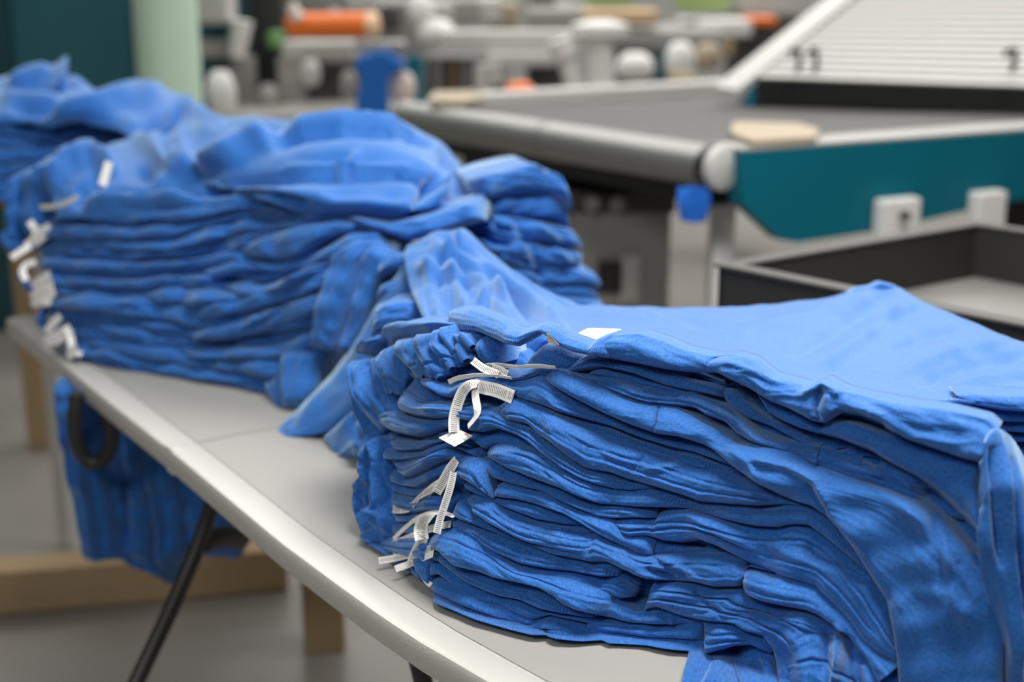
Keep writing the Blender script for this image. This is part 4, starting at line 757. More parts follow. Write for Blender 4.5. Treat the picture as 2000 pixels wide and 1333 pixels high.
LBL = {
 'T1': 'topmost blue t-shirt of the near stack, its open neck toward the camera', 'S2': 'blue t-shirt directly under the topmost one, wide fold running to the lower right',
 'K': 'blue t-shirt whose small rounded hem lobe peeks out below the peaked fold', 'H1': 'blue t-shirt with ribbed neck and stitched hem just under the topmost shirt',
 'H2': 'blue t-shirt, thin stitched fold squeezed under the uppermost stitched hem', 'H3': 'blue t-shirt with long bright rolled ridge, second stitched fold from the top',
 'K2': 'blue t-shirt in shadow between the dark hollow and the large smooth drape', 'M': 'blue t-shirt forming the large smooth drape down to the lower right corner',
 'X1': 'blue t-shirt, slim fold just below the crossing white tags', 'N': 'blue t-shirt whose fold runs right from the pair of looped white labels', 'O': 'blue t-shirt, narrow stitched fold in the middle of the near stack',
 'P': 'blue t-shirt with broad shoulder fold right below the looped white labels', 'Q': 'blue t-shirt with a rounded ribbed collar tip beside the looped labels',
 'QQ': 'blue t-shirt, small fold holding the blank diamond shaped white tag', 'R': 'blue t-shirt with double stitched band curving down to the lower right',
 'AA': 'blue t-shirt whose pointed ribbed collar droops over the hanging printed labels', 'S': 'blue t-shirt fold just right of the drooping ribbed collar point', 'T': 'blue t-shirt, long bright diagonal fold below the drooping collar point',
 'U': 'blue t-shirt, broad fold with a small triangular kink in mid stack', 'V': 'blue t-shirt, small shaded fold under the triangular kink', 'BB': 'blue t-shirt folded under the drooping collar, right of the printed labels',
 'X': 'blue t-shirt, short shadowed stitched hem under the long bright diagonal fold', 'CC': 'blue t-shirt with a curved stitched seam right of the lowest hanging label strip', 'W': 'blue t-shirt, wide dim fold across the lower middle of the near stack',
 'Z': 'blue t-shirt with a square cornered fold at the lower right, above the hanging bundle', 'DD': 'blue t-shirt, stitched fold right above the rounded grey blue collar lobe', 'D2': 'blue t-shirt, thin crumpled fold left of the crinkled gathers',
 'EE': 'blue t-shirt with a big rounded collar lobe beside the lower white tag cluster', 'E2_': 'blue t-shirt crumpled into small gathers above the grey table', 'G2': 'blue t-shirt, wide puffed fold above the hanging bundle at lower right',
 'FF': 'blue t-shirt with a long stitched hem below the rounded collar lobe', 'F2': 'blue t-shirt, thin fold between the long stitched hem and the bottom shirts', 'FG': 'blue t-shirt, flat crumpled fold near the table below the gathers',
 'GG': 'blue t-shirt, third from the bottom at the left corner of the near stack', 'HH': 'blue t-shirt, second from the bottom of the near stack', 'II': 'bottommost blue t-shirt of the near stack, lying on the grey table at left',
 'JJ': 'bottom blue t-shirt with a wavy lower edge on the table, right half', 'LB': 'blue t-shirt, square flap hanging over the lower bundle at the table', 'B1': 'blue t-shirt hanging at the leftmost edge of the lower right bundle',
 'B2': 'blue t-shirt, rounded bright fold at the bottom edge of the picture', 'B3': 'blue t-shirt, dark fold right of the rounded bright fold at the bottom edge', 'B4': 'blue t-shirt, wide soft fold hanging at the bottom under the puffed fold',
 'B5': 'blue t-shirt with narrow hanging pleats left of the large smooth drape'}
SH = {}
GN = 'blue t-shirts stacked in the near pile'
for i, (k, mt, bu, dy, cp, tp, bo) in enumerate(NS):
    cx, cy = tp[len(tp)//2][0], bo[len(bo)//2][1]; Yc = float(YN(cx, cy)); b = PY(cx, cy, Yc)
    r = empty('t_shirt', (float(b[0]), float(b[1]), float(b[2])), LBL[k], 't-shirt', GN); SH[k] = r
    strip('body', tp, bo, YN, mt, r, bu, dy, 2.6, 15, i+1, .35 if k in ('M', 'S2', 'U') else .9, CRN+CR2, caps=cp, tuck=.028 if k == 'T1' else .09, split=0. if k in ('M', 'S2', 'T1') else 1.)
# right column: the topmost shirt hangs straight down at the edge of the frame
sheet('hanging_back', [[(1916, 905, 1.15), (1913, 960, 1.145), (1917, 1020, 1.14), (1922, 1080, 1.14), (1945, 1160, 1.14), (1958, 1230, 1.14), (1958, 1400, 1.14)],
      [(1930, 860, 1.155), (1932, 960, 1.135), (1938, 1060, 1.13), (1960, 1160, 1.125), (1975, 1260, 1.12), (1985, 1400, 1.12)],
      [(1950, 836, 1.175), (1962, 950, 1.14), (1970, 1060, 1.135), (1985, 1160, 1.13), (2000, 1260, 1.125), (2020, 1400, 1.12)],
      [(1980, 862, 1.21), (2012, 950, 1.17), (2034, 1060, 1.15), (2050, 1180, 1.14), (2060, 1260, 1.14), (2075, 1400, 1.13)],
      [(1998, 890, 1.30), (2045, 980, 1.27), (2070, 1100, 1.25), (2090, 1250, 1.24), (2110, 1400, 1.24)]],
      'cloth', SH['T1'], 3, CR=[([(1950, 850), (1962, 1000), (1975, 1150), (1990, 1330)], 8, .006), ([(1938, 880), (1945, 1000), (1955, 1100)], 8, -.007), ([(1975, 900), (1988, 1050), (1995, 1200)], 7, -.005), ([(1922, 1000), (1935, 1120), (1960, 1250)], 7, .005)], seed=4, rough=.6)
# collar of the topmost shirt
CT = [(876, 613), (890, 604), (920, 606), (950, 617), (980, 629), (996, 643), (1020, 650), (1040, 642), (1060, 636), (1080, 641), (1100, 658), (1130, 668), (1154, 677), (1166, 664), (1195, 655)]
CB = [(877, 628), (890, 640), (912, 648), (940, 649), (965, 660), (990, 671), (1015, 676), (1036, 664), (1060, 650), (1072, 658), (1090, 674), (1120, 687), (1150, 693), (1186, 699), (1200, 700)]
strip('collar', CT, CB, lambda x, y: YN(x, y)-.004+np.clip(1000-x, 0, 200)*.0006, 'rib', SH['T1'], .010, -.018, 2.4, 14, 77, .5, None, caps=(1, 1), tuck=.025, split=.25)
strip('neck_lining', [(905, 640), (950, 648), (990, 668), (1015, 674), (1036, 662), (1060, 648)], [(930, 668), (965, 700), (1000, 708), (1030, 706), (1050, 690), (1068, 664)], YN, 'cloth', SH['T1'], .004, .075, 3, 14, 78, .5, tuck=.03, split=0)
strip('collar', [(1030, 712), (1040, 696), (1062, 676), (1090, 676), (1120, 690), (1148, 698)], [(1030, 716), (1050, 717), (1070, 718), (1092, 722), (1114, 722), (1150, 704)], YN, 'rib', SH['H1'], .009, .006, 2.6, 15, 79, .4, tuck=.05, split=0)
strip('sleeve', [(968, 690), (990, 684), (1020, 690), (1040, 712)], [(962, 716), (985, 722), (1010, 728), (1040, 722)], YN, 'cloth', SH['H2'], .006, .045, 3, 14, 80, .6, tuck=.05)
strip('inner_fold', [(900, 700), (930, 704), (980, 712), (1040, 712)], [(890, 745), (920, 748), (960, 746), (1020, 745)], YN, 'cloth', SH['X1'], .006, .05, 3, 14, 83, .8, tuck=.06)
OL = [-.55, -.75, .38]
own = ['S2', 'K', 'H3', 'K2', 'M', 'N', 'O', 'P', 'T1', 'V', 'U', 'Z']
for i, (a, b, bu, dy) in enumerate(VB):
    strip('sleeve', b, a, lambda x, y: YN(x, y), 'cloth', SH[own[i]], bu, dy, 2.4, 14, 100+i, .8, CUFF, OL, tuck=.05, lab=None)
for k_, (x, y, r_, ax) in enumerate([(773, 768, 11, (-.1, -.75, -.6)), (831, 734, 10, (.35, -.7, -.6)), (861, 738, 11, (.35, -.7, -.6)), (883, 720, 9, (.4, -.7, -.55)), (911, 705, 10, (.4, -.7, -.5)), (922, 678, 8, (.5, -.7, -.4)), (765, 888, 8, (-.5, -.8, -.2)), (772, 862, 8, (-.5, -.8, -.1))]):
    a = pt(x, y, float(YN(x, y))-.015); r = r_*1.45/F; R3 = [(.001, -.016), (r*.74, -.015), (r*.80, -.001), (r*.9, .001), (r, 0), (r*1.05, -.006), (r, -.012), (r*.8, -.022), (.001, -.026)]
    MB().lathe(a, R3[::-1], 22, axis=ax).build('cuff', M['cloth'], SH[['K', 'H3', 'K2', 'M', 'N', 'O', 'R', 'Q'][k_]], smooth=True)
own = ['X1', 'N', 'P', 'Q', 'QQ', 'R', 'S', 'AA', 'T', 'BB', 'X', 'CC', 'W', 'DD', 'EE', 'E2_']
for i, (a, b, bu, dy) in enumerate(HB):
    strip('sleeve', a, b, YN, 'hem' if i in (2, 5) else 'cloth', SH[own[i]], bu*1.4, dy*1.5, 2.4, 14, 140+i, .9, None, OL, tuck=.08)
own = ['FF', 'GG', 'HH', 'II']
for i, (a, b, bu, dy) in enumerate(WB_):
    strip('sleeve', b if i < 3 else a, a if i < 3 else b, YN, 'cloth', SH[own[i]], bu, dy, 2.2, 16, 160+i, 1., SQ, OL, tuck=.08)
# inner folds that fill the pile behind its front edges
fg = [[(720, 1050), (845, 1160), (920, 1195), (1090, 1238), (1180, 1240), (1345, 1262), (1500, 1300), (1760, 1390)],
      [(715, 980), (870, 1080), (1000, 1130), (1200, 1170), (1400, 1200), (1600, 1260), (1900, 1340)],
      [(720, 900), (880, 980), (1000, 1010), (1200, 1060), (1400, 1100), (1600, 1150), (1940, 1220)],
      [(720, 820), (880, 880), (1000, 900), (1200, 960), (1400, 1000), (1600, 1030), (1940, 1100)],
      [(740, 740), (880, 790), (1000, 810), (1200, 850), (1400, 900), (1600, 930), (1930, 990)],
      [(770, 680), (900, 720), (1080, 722), (1200, 720), (1400, 745), (1600, 830), (1920, 900)]]
own = ['II', 'GG', 'FF', 'EE', 'W', 'CC', 'T', 'S', 'R', 'P', 'N', 'M']
for i, (a, b) in enumerate(wall(fg, 12, 5)):
    strip('inner_fold', a, b, YN, 'cloth', SH[own[i]], .010, .030, 6, 10, 200+i, 1., tuck=.16)
# ------------------------------------------------------------------ printed care labels hanging out of the near stack
def LP(pts, off=.03, k=0.): return [pt(x, y, float(YN(x, y))-off-k*i) for i, (x, y) in enumerate(pts)]
def care(key, pts, wpx=17, tw=(0,), off=.026, printed=True, lab=None):
    w = wpx*1.15*1.42/F; o = ribbon('care_label', LP(pts, off), w, SH[key], 'tag' if printed else 'white_tape', None, n=26, twist=list(tw)+[tw[-1]])
    if lab: o['label'] = lab
    return o
care('N', [(934, 751), (920, 750), (904, 762), (893, 790), (886, 818), (887, 845)], 20, (50, 15, 0, 5), .034, lab='long printed white label curving down')
care('N', [(934, 751), (927, 762), (930, 785), (934, 805), (926, 820), (914, 833)], 14, (60, 20, 10, 60), .032, False, 'narrow twisted white label')
care('P', [(926, 752), (944, 757), (968, 762), (1002, 776)], 25, (0, 0, 10), .018, lab='wide printed white label')
care('X1', [(876, 747), (892, 739), (930, 733), (970, 734), (999, 739)], 9, (0, 30, 60), .030, False)
care('X1', [(923, 704), (944, 720), (974, 732)], 14, (0,), .022)
care('H2', [(960, 717), (976, 722), (992, 731)], 13, (20,), .020)
care('H1', [(944, 714), (972, 714), (1010, 719), (1046, 716), (1086, 719)], 6, (40,), .016, False)
care('H1', [(952, 712), (975, 711), (1012, 716), (1050, 713), (1084, 717)], 5, (40,), .019, False)
MB().prism([LP([(857, 856)], .040)[0], LP([(880, 845)], .034)[0], LP([(898, 841)], .030)[0], LP([(923, 852)], .020)[0], LP([(908, 862)], .030)[0], LP([(888, 873)], .042)[0]], (0, .0006, .0002)).build('blank_tag', M['white_tape'], SH['QQ'])
MB().prism([LP([(907, 846)], .032)[0], LP([(914, 848)], .029)[0], LP([(915, 851)], .029)[0], LP([(908, 850)], .033)[0]], (0, -.0004, 0)).build('red_mark', M['red'], C.objects['blank_tag'])
care('AA', [(892, 898), (880, 915), (868, 936), (852, 963)], 18, (40, 5, 0), .030)
care('AA', [(886, 922), (881, 948), (869, 985), (859, 1015), (853, 1042)], 14, (30, 10, 0), .034)
care('BB', [(872, 936), (845, 952), (828, 972), (806, 990), (786, 997), (767, 995)], 15, (40, 0, 30, 0, 0), .020)
care('BB', [(866, 945), (838, 958), (818, 972), (806, 988)], 12, (20, 0, 50), .026)
care('X', [(888, 1010), (865, 1000), (838, 1003), (812, 1014), (788, 1034), (768, 1054)], 10, (50, 20, 40), .016, False)
care('CC', [(880, 1024), (850, 1030), (822, 1041), (795, 1052), (768, 1063)], 13, (20, 0), .014, False)
care('CC', [(846, 1012), (826, 1018), (821, 1036), (824, 1055)], 26, (60, 15, 0), .032)
care('DD', [(828, 1050), (818, 1068), (808, 1088), (803, 1106)], 19, (15, 0), .028)
care('DD', [(850, 1066), (820, 1072), (796, 1078), (768, 1080)], 12, (20, 0), .014, False)
care('EE', [(842, 1072), (812, 1080), (778, 1090), (740, 1096)], 13, (20, 0), .018)
care('EE', [(846, 1082), (820, 1092), (796, 1104), (772, 1112)], 13, (30, 0), .024, False)
care('FF', [(872, 1058), (856, 1062), (838, 1074)], 14, (20,), .014, False)
care('GG', [(842, 1144), (834, 1138), (828, 1128)], 10, (0,), .010, False)
# neck tape and swing ticket of the topmost shirt
MB().prism([pt(1127, 664, 1.50), pt(1131, 652, 1.505), pt(1150, 643, 1.51), pt(1212, 645, 1.50), pt(1224, 654, 1.49), pt(1200, 664, 1.485)], (0, .004, .0)).build('paper_ticket', M['white_tape'], SH['T1'])
MB().prism([pt(1067, 652, 1.415), pt(1074, 655, 1.412), pt(1092, 675, 1.405), pt(1070, 669, 1.412)], (0, .003, 0)).build('neck_tape', M['cream'], SH['T1'])
# ------------------------------------------------------------------ pale lit shirt spread over the back of the near stack
ps = empty('t_shirt', (.25, 1.7, .93), 'blue t-shirt spread flat and brightly lit, stretching back to the black tray', 't-shirt')
PS = [
 [(835, 640, 1.72), (865, 652, 1.69), (900, 660, 1.66), (1000, 690, 1.56), (1100, 712, 1.50), (1250, 690, 1.46), (1400, 715, 1.40), (1500, 745, 1.36), (1600, 775, 1.32), (1750, 785, 1.30), (1860, 784, 1.30), (2040, 790, 1.30)],
 [(818, 604, 1.80), (850, 606, 1.78), (900, 625, 1.75), (1000, 655, 1.65), (1100, 660, 1.60), (1250, 664, 1.55), (1400, 695, 1.47), (1520, 720, 1.42), (1620, 735, 1.40), (1750, 750, 1.38), (1860, 762, 1.36), (2040, 765, 1.36)],
 [(800, 556, 1.92), (850, 545, 1.90), (910, 560, 1.87), (1000, 595, 1.80), (1100, 628, 1.74), (1250, 636, 1.70), (1400, 650, 1.64), (1520, 655, 1.62), (1640, 655, 1.62), (1760, 665, 1.60), (1880, 700, 1.52), (2040, 720, 1.48)],
 [(790, 500, 2.00), (850, 470, 2.02), (920, 500, 1.98), (1000, 548, 1.92), (1100, 603, 1.84), (1250, 612, 1.80), (1400, 612, 1.80), (1520, 605, 1.83), (1640, 592, 1.86), (1740, 590, 1.85), (1860, 635, 1.72), (2040, 690, 1.58)],
 [(800, 478, 2.06), (852, 452, 2.08), (906, 446, 2.06), (955, 492, 2.02), (1000, 527, 1.97), (1050, 560, 1.92), (1130, 598, 1.88), (1220, 601, 1.88), (1300, 600, 1.88), (1420, 603, 1.88), (1500, 599, 1.90), (1600, 586, 1.93), (1656, 574, 1.95), (1720, 558, 1.97), (1755, 562, 1.95), (1810, 590, 1.89), (1900, 632, 1.77), (2040, 686, 1.62)],
 [(805, 500, 2.12), (870, 480, 2.14), (915, 480, 2.12), (1000, 560, 2.02), (1130, 625, 1.95), (1300, 640, 1.93), (1500, 640, 1.94), (1656, 610, 1.98), (1740, 590, 2.0), (1900, 665, 1.83), (2040, 716, 1.70)]]
CRP = [([(845, 500), (838, 560), (850, 620)], 9, .006), ([(860, 500), (862, 570), (880, 640)], 8, -.006), ([(880, 520), (895, 580), (925, 640)], 8, .006), ([(900, 530), (930, 590), (965, 645)], 8, -.005), ([(930, 540), (970, 600), (1010, 650)], 8, .005),
       ([(870, 470), (920, 505), (990, 560), (1060, 610)], 7, -.007), ([(900, 455), (890, 480), (860, 500)], 7, .008), ([(850, 478), (900, 500), (960, 530), (1020, 575), (1100, 640)], 9, .009), ([(840, 500), (900, 528), (980, 560), (1060, 625)], 10, -.008), ([(820, 525), (870, 530), (950, 548), (1000, 590)], 8, .010),
       ([(832, 560), (860, 545), (930, 552)], 6, -.005), ([(866, 545), (868, 580), (874, 640)], 8, .004), ([(880, 545), (884, 600), (888, 640)], 8, -.004), ([(955, 545), (957, 580), (950, 620)], 7, -.005), ([(960, 548), (985, 590), (1015, 635)], 8, .006),
       ([(990, 560), (1030, 600), (1060, 640)], 8, -.004), ([(905, 600), (930, 585), (950, 570)], 6, .004), ([(820, 570), (825, 600), (840, 640)], 8, .004), ([(842, 565), (842, 610), (850, 645)], 8, -.004),
       ([(1150, 612), (1220, 625), (1300, 622)], 12, .003), ([(1330, 630), (1430, 640), (1500, 630)], 12, -.003), ([(1420, 650), (1560, 625), (1700, 575)], 14, .005), ([(1560, 690), (1640, 640), (1730, 580)], 12, -.005), ([(1600, 720), (1700, 650), (1760, 590)], 12, .005),
       ([(1800, 750), (1880, 715), (2020, 690)], 9, -.005), ([(1760, 730), (1850, 690), (1960, 668)], 9, .005), ([(1740, 690), (1800, 660), (1880, 640)], 8, -.004), ([(1850, 760), (1920, 742), (2020, 730)], 7, .004), ([(1700, 640), (1760, 615), (1800, 600)], 7, -.004)]
sheet('body', PS, 'cloth', ps, 4, CR=CRP, seed=3, rough=.7, wl=(.16, .05), rdir=-.5, sm=14)
strip('hem', [(1652, 578), (1670, 566), (1700, 562), (1716, 553), (1730, 556), (1752, 562)], [(1658, 588), (1680, 580), (1705, 574), (1720, 568), (1740, 572), (1756, 574)], lambda x, y: 1.95+0*x, 'cloth', ps, .006, -.005, 3, 12, 301, 1., None, (-.1, -.8, .5), .02)
# darker folded layers under its right end
def YR(x, y): return np.interp(x, [1840, 2050], [1.30, 1.26])+0*y
RL = [([(1868, 774), (1900, 772), (1960, 774), (2040, 780)], [(1880, 786), (1910, 792), (1960, 800), (2040, 806)]), ([(1876, 786), (1910, 794), (1950, 798), (2040, 808)], [(1886, 806), (1920, 818), (1960, 822), (2040, 824)]),
      ([(1900, 816), (1950, 820), (2040, 826)], [(1930, 834), (1970, 842), (2040, 846)]), ([(1930, 836), (1970, 844), (2040, 848)], [(1960, 860), (1990, 862), (2040, 864)]), ([(1960, 862), (1990, 864), (2040, 866)], [(1975, 885), (2000, 900), (2040, 910)])]
RN = ['just under the pale spread shirt', 'second under the pale spread shirt, with a folded wave', 'third under the pale spread shirt', 'fourth under the pale spread shirt', 'lowest of the small shadowed layers there']
for i, (a, b) in enumerate(RL):
    c = PY(1980, a[1][1], 1.30); r = empty('t_shirt', tuple(map(float, c)), 'blue t-shirt at the right edge, '+RN[i], 't-shirt', 'shadowed shirts at the right edge')
    strip('body', a, b, YR, 'cloth', r, .012, .02+.01*i, 3, 14, 310+i, 1., None, (-.1, -.95, .2), .035)
# ------------------------------------------------------------------ second heap
_mb = np.array([(60, 676), (150, 702), (250, 722), (350, 737), (450, 753), (528, 768), (600, 790)], float); _mY = YZ(_mb[:, 0]*0, _mb[:, 1], TZ)
def YM(px, py):
    px = np.asarray(px, float); y = np.interp(px, np.r_[_mb[:, 0], 800, 1200], np.r_[_mY, 2.02, 1.98]); b = np.interp(px, np.r_[_mb[:, 0], 900], np.r_[_mb[:, 1], 790])
    return y+.00030*np.clip(b-py, -20, 600)+np.interp(px, [700, 1200], [0, .12])
OM = (-.1, -.93, .34)
GM = 'blue t-shirts stacked in the middle pile'
g = [[(138, 700), (250, 723), (350, 738), (450, 754), (528, 769), (600, 780)],
     [(108, 648), (250, 668), (400, 694), (520, 700), (620, 700)],
     [(94, 598), (250, 606), (380, 640), (520, 640), (650, 610)],
     [(86, 543), (250, 548), (370, 542), (520, 560), (690, 530)],
     [(80, 500), (250, 510), (370, 503), (520, 475), (720, 480)],
     [(82, 460), (220, 462), (350, 460), (500, 425), (740, 455)],
     [(115, 420), (220, 420), (350, 406), (510, 386), (640, 425), (770, 440)]]
CRM = [([(375, 600), (450, 590), (560, 570), (650, 520)], 12, .012), ([(378, 622), (470, 612), (560, 590), (660, 545)], 7, -.010), ([(380, 655), (450, 655), (520, 630), (590, 590)], 11, .012), ([(380, 672), (470, 668), (560, 620)], 7, -.010),
       ([(400, 560), (480, 545), (560, 520)], 8, -.010), ([(480, 500), (540, 510), (580, 500), (650, 445)], 8, -.012), ([(460, 480), (540, 450), (640, 430)], 14, .010), ([(130, 505), (250, 512), (360, 506), (460, 485)], 5, -.008), ([(120, 540), (250, 545), (400, 533), (500, 520)], 5, -.008),
       ([(380, 700), (450, 698), (560, 690)], 7, -.008), ([(120, 592), (200, 600), (300, 590)], 9, .007), ([(560, 560), (620, 540), (690, 490)], 9, .010), ([(150, 440), (230, 446), (330, 440)], 5, -.006), ([(250, 500), (330, 492), (430, 470)], 8, .006)]
LM = wall(g, 17, 21, .5); MS = []
hgt = ['bottommost', 'second from the bottom', 'third from the bottom', 'fourth from the bottom', 'fifth from the bottom', 'sixth from the bottom', 'seventh from the bottom', 'eighth from the bottom', 'ninth and middle one', 'ninth from the top', 'eighth from the top', 'seventh from the top', 'sixth from the top', 'fifth from the top', 'fourth from the top', 'third from the top', 'second from the top']
for i, (a, b) in enumerate(LM):
    c = PY(340, b[40][1], float(YM(340, b[40][1]))); r = empty('t_shirt', tuple(map(float, c)), 'blue t-shirt in the middle pile, '+hgt[i]+' of its front folds', 't-shirt', GM); MS.append(r)
    strip('body', a, b, YM, 'cloth', r, .020, 0, 5, 9, 401+i, 1.6, CRM, OM, tuck=.20, caps=(1, 0))
# traced brighter folds lying over that front
ZF = [('long raised fold sweeping down leftward from the knot', [(368, 612), (400, 592), (480, 575), (560, 556), (640, 525), (700, 470)], [(376, 628), (430, 622), (520, 604), (600, 580), (680, 545), (730, 500)]),
      ('curved fold bending round at its dark left tip', [(374, 652), (420, 636), (500, 622), (570, 592), (660, 562), (720, 530)], [(380, 664), (440, 664), (520, 650), (590, 628), (650, 604), (700, 590)]),
      ('wide light fold below the crescent shaped top shirt', [(470, 486), (520, 462), (600, 440), (660, 434), (700, 440)], [(485, 500), (545, 510), (590, 502), (640, 470), (690, 450)]),
      ('narrow fold under the wide light fold', [(400, 530), (470, 508), (540, 515), (600, 508), (680, 460), (740, 450)], [(410, 546), (480, 530), (560, 532), (630, 512), (700, 490), (750, 470)]),
      ('low pale fold near the table edge of the pile', [(366, 690), (430, 682), (500, 680), (560, 676), (610, 670)], [(372, 700), (440, 702), (510, 702), (560, 698), (600, 694)])]
for i, (l, a, b) in enumerate(ZF):
    c = PY(a[2][0], a[2][1], float(YM(*a[2]))-.02); r = empty('t_shirt', tuple(map(float, c)), 'blue t-shirt in the middle pile, '+l, 't-shirt', GM)
    strip('body', a, b, YM, 'cloth', r, .022, -.018, 5, 12, 430+i, 1.2, None, OM, tuck=.10)
# gathered folds dropping from the knot
VD = [('upright fold hanging left of the knot', [(700, 470), (655, 510), (640, 560), (622, 610), (612, 680)], [(745, 470), (712, 520), (695, 580), (672, 640), (650, 690)], -.04, .030),
      ('second upright fold hanging below the knot', [(745, 470), (712, 515), (700, 570), (680, 640), (660, 690)], [(780, 500), (755, 545), (735, 600), (705, 660), (690, 700)], -.03, .030),
      ('stubby fold resting on the table behind the pointed sleeve', [(560, 690), (556, 730), (560, 780), (562, 805)], [(640, 680), (625, 730), (618, 770), (606, 800)], -.02, .025),
      ('small fold left of the stubby fold, touching the table', [(520, 750), (530, 775), (545, 795), (558, 806)], [(560, 722), (572, 740), (585, 770), (590, 800)], -.01, .018)]
for i, (l, a, b, dy, bu) in enumerate(VD):
    c = PY(a[-1][0], a[-1][1], float(YM(*a[-1]))); r = empty('t_shirt', tuple(map(float, c)), 'blue t-shirt in the middle pile, '+l, 't-shirt', GM)
    strip('body', b, a, YM, 'cloth', r, bu, dy, 5, 12, 440+i, 1.4, None, (-.2, -.9, .35), tuck=.10)
# shirt with the pointed sleeve sliding off the heap onto the table
dr = empty('t_shirt', pz(600, 850, TZ), 'blue t-shirt sliding off the middle pile, pointed sleeve lying on the table', 't-shirt')
sheet('sleeve', [[(800, 478, 2.06), (770, 560, 2.02), (720, 640, 2.03), (650, 730, 2.02), (590, 795, 2.00), (555, 825, 1.99), (535, 848, 1.975)],
                 [(815, 492, 2.02), (788, 580, 1.97), (745, 660, 1.96), (690, 740, 1.95), (630, 805, 1.95), (590, 836, 1.95), (538, 853, 1.965)],
                 [(838, 500, 2.00), (812, 590, 1.93), (778, 670, 1.91), (730, 750, 1.90), (680, 810, 1.91), (640, 845, 1.93), (560, 856, 1.955)],
                 [(868, 505, 2.0), (840, 600, 1.93), (805, 690, 1.92), (765, 760, 1.93), (700, 800, 1.95), (660, 835, 1.97), (620, 858, 1.99)],
                 [(890, 520, 2.05), (860, 610, 1.99), (825, 700, 1.99), (775, 775, 2.0), (720, 820, 2.03), (675, 860, 2.06), (640, 880, 2.08)]],
      'cloth', dr, 5, CR=[([(800, 530), (740, 640), (660, 760), (590, 820)], 12, .010), ([(820, 560), (770, 660), (700, 760)], 10, -.010), ([(840, 580), (800, 680), (740, 770)], 9, .008), ([(700, 690), (680, 740), (620, 800)], 8, -.006)], seed=8, rough=1., wl=(.14, .05), thick=.012)
sheet('body', [[(905, 560, 1.90), (850, 620, 1.86), (800, 690, 1.84), (730, 770, 1.86), (670, 820, 1.88), (632, 855, 1.925)],
               [(905, 600, 1.86), (850, 660, 1.82), (800, 730, 1.80), (740, 800, 1.82), (690, 850, 1.85), (655, 890, 1.875)],
               [(880, 640, 1.84), (820, 690, 1.78), (780, 760, 1.77), (740, 830, 1.79), (706, 870, 1.82), (664, 898, 1.868)],
               [(860, 660, 1.8), (800, 720, 1.74), (770, 800, 1.74), (752, 850, 1.76), (740, 890, 1.80), (718, 913, 1.845)]],
      'cloth', dr, 5, CR=[([(880, 600), (800, 680), (720, 790), (690, 850)], 10, -.010), ([(740, 780), (712, 830), (705, 880)], 12, .010), ([(690, 820), (700, 850), (740, 870)], 9, -.008), ([(850, 640), (790, 710), (750, 780)], 8, .008)], seed=9, rough=1.2, wl=(.12, .04), thick=.01)
# knot of gathered cloth between the two heaps
for i, (l, a, b, dy) in enumerate([('gathered beside the knot, just above the near stack', [(745, 560), (790, 540), (830, 540), (880, 560)], [(735, 590), (780, 580), (830, 575), (880, 600)], -.10),
        ('crumpled dark pleat in the knot between the piles', [(740, 520), (770, 500), (800, 500), (830, 520)], [(735, 545), (770, 530), (800, 530), (840, 550)], -.08),
        ('pleat dropping behind the left sleeves of the near stack', [(735, 600), (790, 590), (850, 590), (900, 610)], [(725, 660), (770, 640), (830, 630), (900, 650)], -.24)]):
    c = PY(a[1][0], a[1][1], float(YM(*a[1]))+dy); r = empty('t_shirt', tuple(map(float, c)), 'blue t-shirt '+l, 't-shirt', 'shirts gathered between the piles')
    strip('body', a, b, YM, 'cloth', r, .02, dy, 4, 12, 450+i, 1.6, None, (-.2, -.85, .45), tuck=.14)
